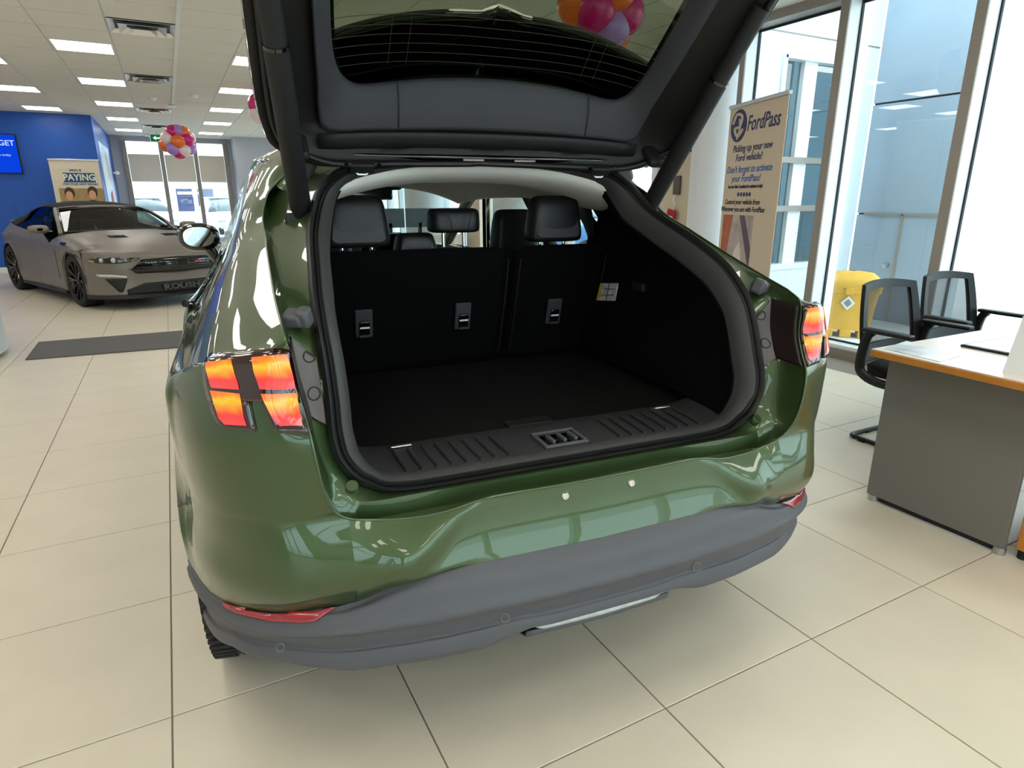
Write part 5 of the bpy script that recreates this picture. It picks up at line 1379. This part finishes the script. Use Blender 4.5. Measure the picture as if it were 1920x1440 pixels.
for s in (-1, 1):
    ap = crom([V(s * .78, -.72, .91), V(s * .715, -.95, 1.05), V(s * .645, -1.22, 1.17), V(s * .585, -1.42, 1.24)], 4)
    MB().tube([tuple(p) for p in ap], .027, 8).build('a_pillar', m_mgrey, cpe, smooth=60)
    MB().tube([tuple(p + V(-s * .03, 0.01, .012)) for p in ap], .016, 8).build('screen_frit', m_gloss, cpe, smooth=60)
    gl = [[V(s * .855, -.85, .935), V(s * .86, -1.5, .945), V(s * .865, -2.1, .965), V(s * .86, -2.35, 1.0)], [V(s * .74, -1.08, 1.08), V(s * .735, -1.55, 1.10), V(s * .74, -2.0, 1.10), V(s * .75, -2.28, 1.06)], [V(s * .60, -1.40, 1.23), V(s * .59, -1.65, 1.262), V(s * .605, -2.0, 1.25), V(s * .65, -2.3, 1.14)]]
    MB().grid(patch(gl, 3, 3)).build('side_window', m_kside, cpe, smooth=80)
    sh = [[V(s * .865, -2.35, 1.0), V(s * .83, -2.6, 1.02), V(s * .77, -2.95, 1.035)], [V(s * .76, -2.32, 1.06), V(s * .75, -2.6, 1.09), V(s * .73, -2.9, 1.06)], [V(s * .635, -2.3, 1.215), V(s * .65, -2.55, 1.15), V(s * .70, -2.9, 1.05)]]
    kpatch('soft_top_quarter', sh, 3, 3, m_soft, .01)
    # mirrors
    rows = []
    for d, k in ((0, .6), (.02, 1), (.07, 1), (.11, .7), (.12, .3)): rows.append([V(s * (1.0 + .13 * k * a * 2 * .9), -.86 + d, .985 + .055 * k * b * 2) for a, b in rrect(1, 1, .35, 4)])
    mo = MB().grid(rows, closed_v=True).build('door_mirror', m_mgrey, cpe, smooth=60)
    MB().add([V(s * (1.0 + .2 * a), -.862, .985 + .09 * b) for a, b in rrect(1, 1, .35, 4)], [tuple(range(20))]).build('mirror_glass', MATS['mirror_silver'], mo)
    MB().tube([(s * .84, -.86, .94), (s * .93, -.83, .95)], [.025, .03], 8).build('mirror_arm', m_gloss, mo, smooth=60)
    # door line, handle
    MB().bb(s * .925 - .012, s * .925 + .012, -1.95, -1.80, .835, .86).build('door_handle', m_mgrey, cpe, bevel=.006)
    MB().tube([(s * .936, -.55, .33), (s * .940, -.55, .6), (s * .935, -.56, .76)], .003, 6).build('door_gap', m_black, cpe)
# cabin
MB().bb(-.72, .72, -2.9, -.75, .25, .80).build('cabin_tub', m_black, cpe)
MB().bb(-.70, .70, -1.15, -.72, .78, .925).build('dashboard', m_trim, cpe, bevel=.05)
for s in (-1, 1):
    MB().box((s * .38, -1.95, .88), (.46, .16, .50), Matrix.Rotation(R(-14), 3, 'X')).build('seat_back', m_leather, cpe, bevel=.05, seg=3)
    MB().box((s * .38, -2.0, 1.14), (.24, .09, .14), Matrix.Rotation(R(-10), 3, 'X')).build('headrest', m_leather, cpe, bevel=.04, seg=3)
MB().box((0, -1.22, 1.175), (.22, .03, .06)).build('interior_mirror', m_gloss, cpe, bevel=.01)
# surfaces let into the nose, laid on the bumper skin
def k_on(px, py, tree=None, lift=.004):
    d = kdir(px, py).normalized(); h = (tree or kb).ray_cast(KC, d)
    if h[0] is None: return None
    n = h[1]; n = -n if n.dot(d) > 0 else n
    return h[0] + n * lift
def kgrid(left, right, nr, nc, lift, tree=None):
    L_ = resample(left, nr); R_ = resample(right, nr); g = []
    for a, b in zip(L_, R_):
        r_ = [k_on(a[0] + (b[0] - a[0]) * k / (nc - 1), a[1] + (b[1] - a[1]) * k / (nc - 1), tree, lift) for k in range(nc)]
        g.append(r_)
    good = [p for r_ in g for p in r_ if p is not None]
    if not good: return None
    for r_ in g:
        for k, p in enumerate(r_):
            if p is None: r_[k] = min(good, key=lambda q: sum((q[i] - (r_[k - 1] if k and r_[k - 1] is not None else good[0])[i]) ** 2 for i in range(3))).copy()
    return g
def kboth(name, g, mat, thick=.006, par=None):
    out = []
    for mg in (False, True):
        gg = mirror_grid(g) if mg else g
        out.append(shell(name, gg, mat, par or cpe, thick))
    return out
def sheet_from(x0, x1, fn, nx=24, nz=5):
    return [[V(x, 0, 0) for x in ()]]
def nose_y(x, z):
    h = kb.ray_cast(V(x, 3, z), V(0, -1, 0)); return h[0].y if h[0] is not None else .9
def nose_grid(top, bot, n=26, m=6, lift=.005):
    """top/bot: (x,z) outlines with equal count, laid on the nose"""
    T_ = resample(top, n); B_2 = resample(bot, n); g = []
    for j in range(m):
        f = j / (m - 1); r_ = []
        for (xa, za), (xb, zb) in zip(T_, B_2):
            x, z = xa + (xb - xa) * f, za + (zb - za) * f; r_.append(V(x, nose_y(x, z) + lift, z))
        g.append(r_)
    return g
grille = shell('upper_grille', nose_grid([(-.56, .525), (-.42, .635), (0, .645), (.42, .635), (.56, .525)], [(-.56, .515), (-.50, .46), (0, .445), (.50, .46), (.56, .515)]), m_gloss, cpe, .006)
for k in range(5):
    z = .478 + .032 * k; xw = .50 - .02 * abs(k - 1)
    MB().tube([(x, nose_y(x, z) + .012, z) for x in [-xw + 2 * xw * j / 20 for j in range(21)]], .006, 6).build('grille_bar', m_black, grille, smooth=60)
MB().tube([(x, nose_y(x, z) + .008, z) for x, z in ((-.56, .52), (-.42, .64), (0, .65), (.42, .64), (.56, .52), (.50, .452), (0, .436), (-.50, .452), (-.56, .52))], .011, 6).build('grille_surround', m_mgrey, grille, smooth=60)
bx, bz = -.27, .565
bdg = MB().prism([(-.05, -.012), (-.03, .018), (.05, .022), (.03, -.008)], 0, .006, lambda u, v, d: (bx - u, nose_y(bx, bz) + .018 + d, bz + v)).build('grille_badge', M('badge_red', (200, 60, 70), rough=.3), grille)
low = shell('lower_grille', nose_grid([(-.62, .26), (-.42, .335), (0, .335), (.42, .335), (.62, .26)], [(-.62, .20), (-.42, .195), (0, .19), (.42, .195), (.62, .20)]), m_black, cpe, .006)
tx = text('lettering', 'ROUSH', .095, (-.02, .925, .262), (R(90), 0, R(180)), M('letter_grey', (70, 70, 72), rough=.4), low, bold=.004, sx=1.5, depth=.012)
for s in (-1, 1):
    ln = lambda pts: [(s * x, z) for x, z in pts]
    intake = shell('corner_intake', nose_grid(ln([(.80, .405), (.72, .41), (.60, .405)]), ln([(.70, .24), (.66, .23), (.595, .39)]), 8, 6), m_rub, cpe, .005)
    led = shell('led_strip', nose_grid(ln([(.86, .462), (.74, .458), (.60, .435)]), ln([(.85, .43), (.74, .425), (.60, .41)]), 10, 3, .008), M('led_glass', (200, 200, 195), rough=.15, coat=1.0) if s < 0 else MATS['led_glass'], cpe, .006)
    hl_ = shell('headlight', nose_grid(ln([(.91, .645), (.84, .672), (.70, .672), (.55, .662), (.40, .652)]), ln([(.905, .635), (.85, .60), (.70, .592), (.58, .60), (.40, .646)]), 16, 5, .006), m_gloss, cpe, .005)
    for x, z, r0 in ((.80, .637, .028), (.70, .635, .032)):
        q = V(s * x, nose_y(s * x, z) + .012, z); MB().lathe([(0, .012), (r0 * .7, .008), (r0, 0), (r0 * 1.05, -.006)], n=18, axis='Y').build('lamp_projector', m_clear, hl_, smooth=60).location = q
    shell('side_marker', nose_grid(ln([(.905, .64), (.86, .63)]), ln([(.90, .622), (.86, .605)]), 4, 3, .010), M('amber_marker', (190, 110, 50), rough=.2, coat=1) if s < 0 else MATS['amber_marker'], hl_, .003)
    for k in range(3):
        x = .60 - .055 * k; MB().tube([(s * (x + .025), nose_y(s * (x + .025), .615) + .012, .612), (s * x, nose_y(s * x, .645) + .012, .645)], .006, 6).build('light_rib', m_mgrey, hl_, smooth=60)
    # bonnet and wing vents
    hv = []
    for yv in (.05, -.10):
        hv.append([V(s * x, yv - .05 * (x - .3), 0) for x in (.22, .30, .38, .44)])
    g = []
    for f in (0, .5, 1):
        r_ = []
        for x in (.24, .31, .38, .45):
            y = .12 - .16 * f - .10 * (x - .24); h = kbh.ray_cast(V(s * x, y, 2), V(0, 0, -1)); r_.append((h[0] if h[0] is not None else V(s * x, y, .9)) + V(0, 0, .005))
        g.append(r_)
    bv_ = shell('bonnet_vent', g, m_gloss, cpe, .006)
    for f in (.25, .5, .75):
        pts = [(s * x, .12 - .16 * f - .10 * (x - .24)) for x in (.25, .345, .44)]
        MB().tube([(x, y, kbh.ray_cast(V(x, y, 2), V(0, 0, -1))[0].z + .012) for x, y in pts], .006, 6).build('vent_slat', m_black, bv_, smooth=60)
    MB().add([V(s * .955, y, z) for y, z in ((-.24, .80), (-.10, .80), (-.04, .84), (-.18, .84))] + [V(s * .93, y, z) for y, z in ((-.24, .80), (-.10, .80), (-.04, .84), (-.18, .84))], [(0, 1, 2, 3), (4, 5, 6, 7), (0, 4, 5, 1), (1, 5, 6, 2), (2, 6, 7, 3), (3, 7, 4, 0)]).build('wing_vent', m_gloss, cpe)
# splitter
spl = [[V(p.x, p.y + dy * (1 - .6 * abs(p.x)), z) for p in pl_full] for dy, z in ((.0, .20), (.03, .172), (.055, .16), (.05, .145), (-.1, .14))]
kpatch('front_splitter', spl, 2, 3, m_black, .006)
MB().tube([(-.5 + .0, 0, 0), (-.5, 0, .001)], .001, 4)
# aerial
MB().tube([(.62, -3.05, 1.07), (.64, -3.2, 1.32)], .003, 5).build('aerial', m_black, cpe)
def kwheel(x, y, s):
    e = MB().lathe([(.25, -.12), (.29, -.128), (.325, -.125), (.342, -.105), (.345, -.07), (.345, .07), (.342, .105), (.325, .125), (.29, .128), (.25, .12)], n=48, axis='X').build('tyre', m_tyre, cpe, smooth=50)
    e.location = (x, y, .345)
    rim = MB().lathe([(.25, s * -.12), (.262, s * -.122), (.245, s * -.09), (.235, 0), (.248, s * .11), (.264, s * .124), (.255, s * .118), (.24, s * .09), (.235, s * .06)], n=40, axis='X').build('rim', m_rimb, e, smooth=50)
    MB().lathe([(0, s * .04), (.24, s * .03)], n=32, axis='X').build('brake_disc', M('brake_grey', (60, 60, 60), rough=.4, metal=.8) if 'brake_grey' not in MATS else MATS['brake_grey'], e)
    for k in range(10):
        a = 2 * math.pi * k / 10
        for d in (-.09, .09): MB().tube([(s * .085, .05 * math.cos(a), .05 * math.sin(a)), (s * .10, .15 * math.cos(a + d * .3), .15 * math.sin(a + d * .3)), (s * .115, .25 * math.cos(a + d), .25 * math.sin(a + d))], [.014, .011, .010], 5).build('spoke', m_rimb, rim, smooth=40)
    MB().lathe([(0, s * .105), (.035, s * .10), (.055, s * .08), (.055, s * .03)], n=18, axis='X').build('hub', m_rimb, rim, smooth=40)
for s in (-1, 1): kwheel(s * .805, 0, s); kwheel(s * .815, -2.72, s)
# ================================================================== outside: annex, grit bin, parked cars, building
m_shell = M('annex_white_panel', (226, 232, 238), rough=.5)
m_shade = M('annex_shaded_panel', (150, 164, 178), rough=.25, spec=.5, noise=(2, .04))  # bluish grey puts the shadow on this wall into its colour
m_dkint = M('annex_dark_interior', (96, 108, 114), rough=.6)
AX, AY = 7.2, 4.86
c_b = at(1622, 300, X=AX); r_b = at(1788, 300, X=AX)
ann = empty('annex_wing', (AX, c_b.y, 0)); tag(ann, 'panelled building wing coloured grey for shadow, standing outside behind the yellow bin', 'building')
y0, y1 = r_b.y - c_b.y, 0.0
zj = at(1610, 200, X=AX).z; zk = at(1590, 400, X=AX).z
for a, b in ((-.02, zk - .01), (zk + .01, zj - .01), (zj + .01, 4.6)):
    MB().bb(0, .25, y0, y1, a, b).build('wall_panel', m_shade, ann)
MB().bb(.03, .25, y0 + .01, y1, -.02, 4.6).build('wall_core', m_seal, ann)
for px in (1590, 1686):
    yy = at(px, 450, X=AX).y - c_b.y
    MB().bb(-.02, .0, yy - .012, yy + .012, 0, zk).build('door_edge', m_alugrey, ann)
MB().bb(-.02, .0, y0 + .02, y1 - .1, zk - .015, zk + .015).build('door_head', m_alugrey, ann)
hn = at(1663, 497, X=AX); MB().lathe([(0, -.05), (.03, -.04), (.03, 0)], n=14, axis='X').build('door_knob', m_steel, ann, smooth=50).location = (0, hn.y - c_b.y, hn.z)
# white wall with a window, running back towards the hall
wa = empty('annex_building', (WX + .3, c_b.y, 0)); tag(wa, 'white annex wall with a tall grey window right of the banner', 'building')
L_ = AX - WX - .3
wl0, wl1, wz0, wz1 = .35, L_ - .28, .62, 2.75
MB().bb(0, L_, .02, .2, -.02, wz0).build('wall_panel', m_shell, wa); MB().bb(0, L_, .02, .2, wz1, 4.6).build('wall_panel', m_shell, wa)
MB().bb(0, wl0, .02, .2, wz0, wz1).build('wall_panel', m_shell, wa); MB().bb(wl1, L_, .02, .2, wz0, wz1).build('wall_panel', m_shell, wa)
MB().bb(wl0, wl1, .10, .106, wz0, wz1).build('pane', glass_mat('annex_glass', (120, 140, 148), refl=1.0, f0=.12), wa)
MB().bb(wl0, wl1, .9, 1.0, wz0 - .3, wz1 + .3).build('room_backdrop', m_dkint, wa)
for x in (wl0, wl1): MB().bb(x - .03, x + .03, .0, .12, wz0, wz1).build('window_frame', m_alu, wa)
for z in (wz0, 1.25, 1.75, wz1): MB().bb(wl0, wl1, .0, .12, z - .03, z + .03).build('window_rail', m_alu if z in (wz0, wz1) else m_alugrey, wa)
MB().bb(wl0 + .35, wl0 + .55, .05, .12, wz0, wz1).build('window_post', m_white, wa)
for z in (2.95, 3.6): MB().bb(0, L_, .012, .02, z - .006, z + .006).build('panel_joint', m_alugrey, wa)
# yellow grit bin
m_bin = M('yellow_plastic', (232, 172, 60), rough=.55, noise=(8, .04))
g0 = at(1548, 628, Z=0); g1 = at(1640, 634, Z=0)
bn_c = V(6.10, 4.07, 0)
gb = empty('grit_bin', bn_c, R(-52)); gb.scale = (.88, .88, .95); tag(gb, 'yellow plastic grit bin standing outside the window', 'grit bin')
def ringr(w, d, z, r=.08): return [V(a, b, z) for a, b in rrect(w, d, r, 5)]
rows = [ringr(.50, .36, .06), ringr(.54, .40, .30), ringr(.58, .43, .46), ringr(.62, .47, .465), ringr(.62, .47, .52)]
body = MB().grid(rows, closed_v=True).build('bin_body', m_bin, gb, smooth=40)
rows = [ringr(.63, .48, .515), ringr(.64, .49, .56), ringr(.60, .45, .60), ringr(.46, .32, .655), ringr(.25, .16, .675), ringr(.06, .05, .68, .02)]
lid = MB().grid(rows, closed_v=True).build('bin_lid', m_bin, gb, smooth=50)
for x in (-.19, 0, .19): MB().bb(x - .06, x + .06, -.19, .19, -.02, .07).build('bin_foot', m_bin, gb, bevel=.01)
MB().prism([(0, .075), (.075, 0), (0, -.075), (-.075, 0)], -.215, -.211, lambda u, v, d: (u - .02, d - .015, v + .36)).build('warning_label', m_white, gb)
MB().prism([(0, .045), (.045, 0), (0, -.045), (-.045, 0)], -.2175, -.215, lambda u, v, d: (u - .02, d - .015, v + .36)).build('label_print', m_steel, gb)
MB().bb(-.06, .02, -.255, -.235, .45, .52).build('latch', m_bin, gb, bevel=.006)
# parked cars (simple hatchbacks seen through the glass)
def parked(x, y, rz, rgb, label, k):
    m = M('parked_paint_%d' % k, rgb, rough=.3, coat=.8)
    e = empty('parked_car', (x, y, -.02), rz); tag(e, label, 'car', 'parked cars outside')
    secs = []
    for yy, z, w in ((2.15, .55, .70), (2.05, .75, .80), (1.3, .92, .87), (.9, .98, .88), (-1.2, 1.0, .88), (-2.0, .95, .84), (-2.15, .6, .78)):
        secs.append([V(-w * .95, yy, .25), V(-w, yy, .5), V(-w * .97, yy, z - .08), V(-w * .8, yy, z), V(0, yy, z + .03), V(w * .8, yy, z), V(w * .97, yy, z - .08), V(w, yy, .5), V(w * .95, yy, .25)])
    shell('body', patch(secs, 2, 2), m, e, .01)
    cab = []
    for yy, z, w in ((.95, 1.0, .76), (.35, 1.38, .62), (-.2, 1.46, .60), (-1.1, 1.43, .60), (-1.7, 1.05, .72)): cab.append([V(-w, yy, min(z, 1.0)), V(-w * .97, yy, max(1.0, z - .1)), V(-w * .8, yy, z), V(0, yy, z + .02), V(w * .8, yy, z), V(w * .97, yy, max(1.0, z - .1)), V(w, yy, min(z, 1.0))])
    shell('cabin_glass', patch(cab, 2, 1), MATS['coupe_dark'] if 'coupe_dark' in MATS else M('coupe_dark', (60, 74, 84), rough=.1, coat=1), e, .01)
    MB().bb(-.58, .58, -1.1, .3, 1.43, 1.475).build('roof', m, e, bevel=.02)
    for sx in (-1, 1):
        for yy in (1.35, -1.35): 
            w = MB().lathe([(0, -.1), (.2, -.1), (.30, -.09), (.315, 0), (.30, .09), (.2, .1), (0, .1)], n=24, axis='X').build('wheel', m_tyre, e, smooth=50); w.location = (sx * .78, yy, .315)
        MB().bb(sx * .55 - .12, sx * .55 + .12, 2.06, 2.14, .62, .74).build('headlamp', m_clear, e, bevel=.02)
    return e
W3 = (225, 228, 230)
parked(1.85, 25.5, R(186), W3, 'white car parked just outside the far blind window', 0)
parked(-.75, 27.0, R(190), W3, 'white car parked left beyond the far blind window', 1)
parked(2.6, 30.5, R(180), (200, 206, 212), 'silver car parked behind the white cars outside', 2)
parked(9.6, 13.2, R(75), (170, 30, 40), 'red car parked outside, seen past the right headrest', 3)
parked(8.6, 10.9, R(80), (90, 130, 180), 'blue car parked outside, seen past the right headrest', 4)
# far building with dark display window
b0 = at(333, 380, Y=44); b1 = at(402, 380, Y=44)
fbd = empty('far_building', (2, 44, 0)); tag(fbd, 'white building across the yard with a dark window and arrow sign', 'building')
MB().bb(-22, 26, 0, 3, -.2, 7).build('facade', m_shell, fbd)
zt_, zb_ = at(365, 354, Y=44).z, at(365, 396, Y=44).z
wnd = MB().bb(b0.x - 2, b1.x - 2, -.05, 0, zb_, zt_).build('display_window', M('dark_window', (70, 72, 104), rough=.15, noise=(1.5, .3)), fbd)
ar = at(350, 362, Y=44); MB().prism([(-.5, .08), (.3, .08), (.3, .22), (.7, 0), (.3, -.22), (.3, -.08), (-.5, -.08)], -.07, -.05, lambda u, v, d: (ar.x - 2 + u, d, ar.z + v)).build('arrow_sign', m_white, wnd)
MB().bb(b0.x - 2 + (b1.x - b0.x) * .5 - .12, b0.x - 2 + (b1.x - b0.x) * .5 + .12, -.08, 0, zb_, zt_).build('window_post', m_white, wnd)
# office desk far inside, seen through the windscreen
od = empty('office_workstation', (4.0, 11.4, 0)); tag(od, 'workstation desk seen through the windscreen', 'desk')
MB().bb(-1.0, .75, -.4, .4, .70, .74).build('desk_top', m_dtop, od)
for x in (-.95, .70): MB().bb(x - .02, x + .02, -.38, .38, 0, .70).build('desk_leg', m_dpan, od)
MB().bb(-1.0, .75, -.42, -.40, .1, .72).build('desk_front', m_beige, od)
for x, lab in ((-.45, 'left of two flat monitors seen through the windscreen'), (.12, 'right of two flat monitors seen through the windscreen')):
    mo = empty('monitor', (4.0 + x, 11.45, .74)); tag(mo, lab, 'monitor', 'office monitors')
    MB().bb(-.27, .27, -.02, .02, .12, .46).build('panel', M('monitor_back', (70, 78, 84), rough=.5) if 'monitor_back' not in MATS else MATS['monitor_back'], mo, bevel=.006)
    MB().bb(-.03, .03, -.02, .03, .0, .2).build('neck', m_black, mo); MB().bb(-.12, .12, -.08, .08, 0, .015).build('foot', m_black, mo)
pp = MB().bb(-.12, .12, -.1, .1, 0, .02).build('paper_stack', m_white); pp.location = (3.92, 11.12, .74); tag(pp, 'white papers on the workstation desk', 'papers')
ph = MB().bb(-.10, .10, -.08, .08, 0, .05).build('desk_phone', m_black, bevel=.02); ph.location = (3.55, 11.15, .74); tag(ph, 'black desk phone on the workstation', 'phone')
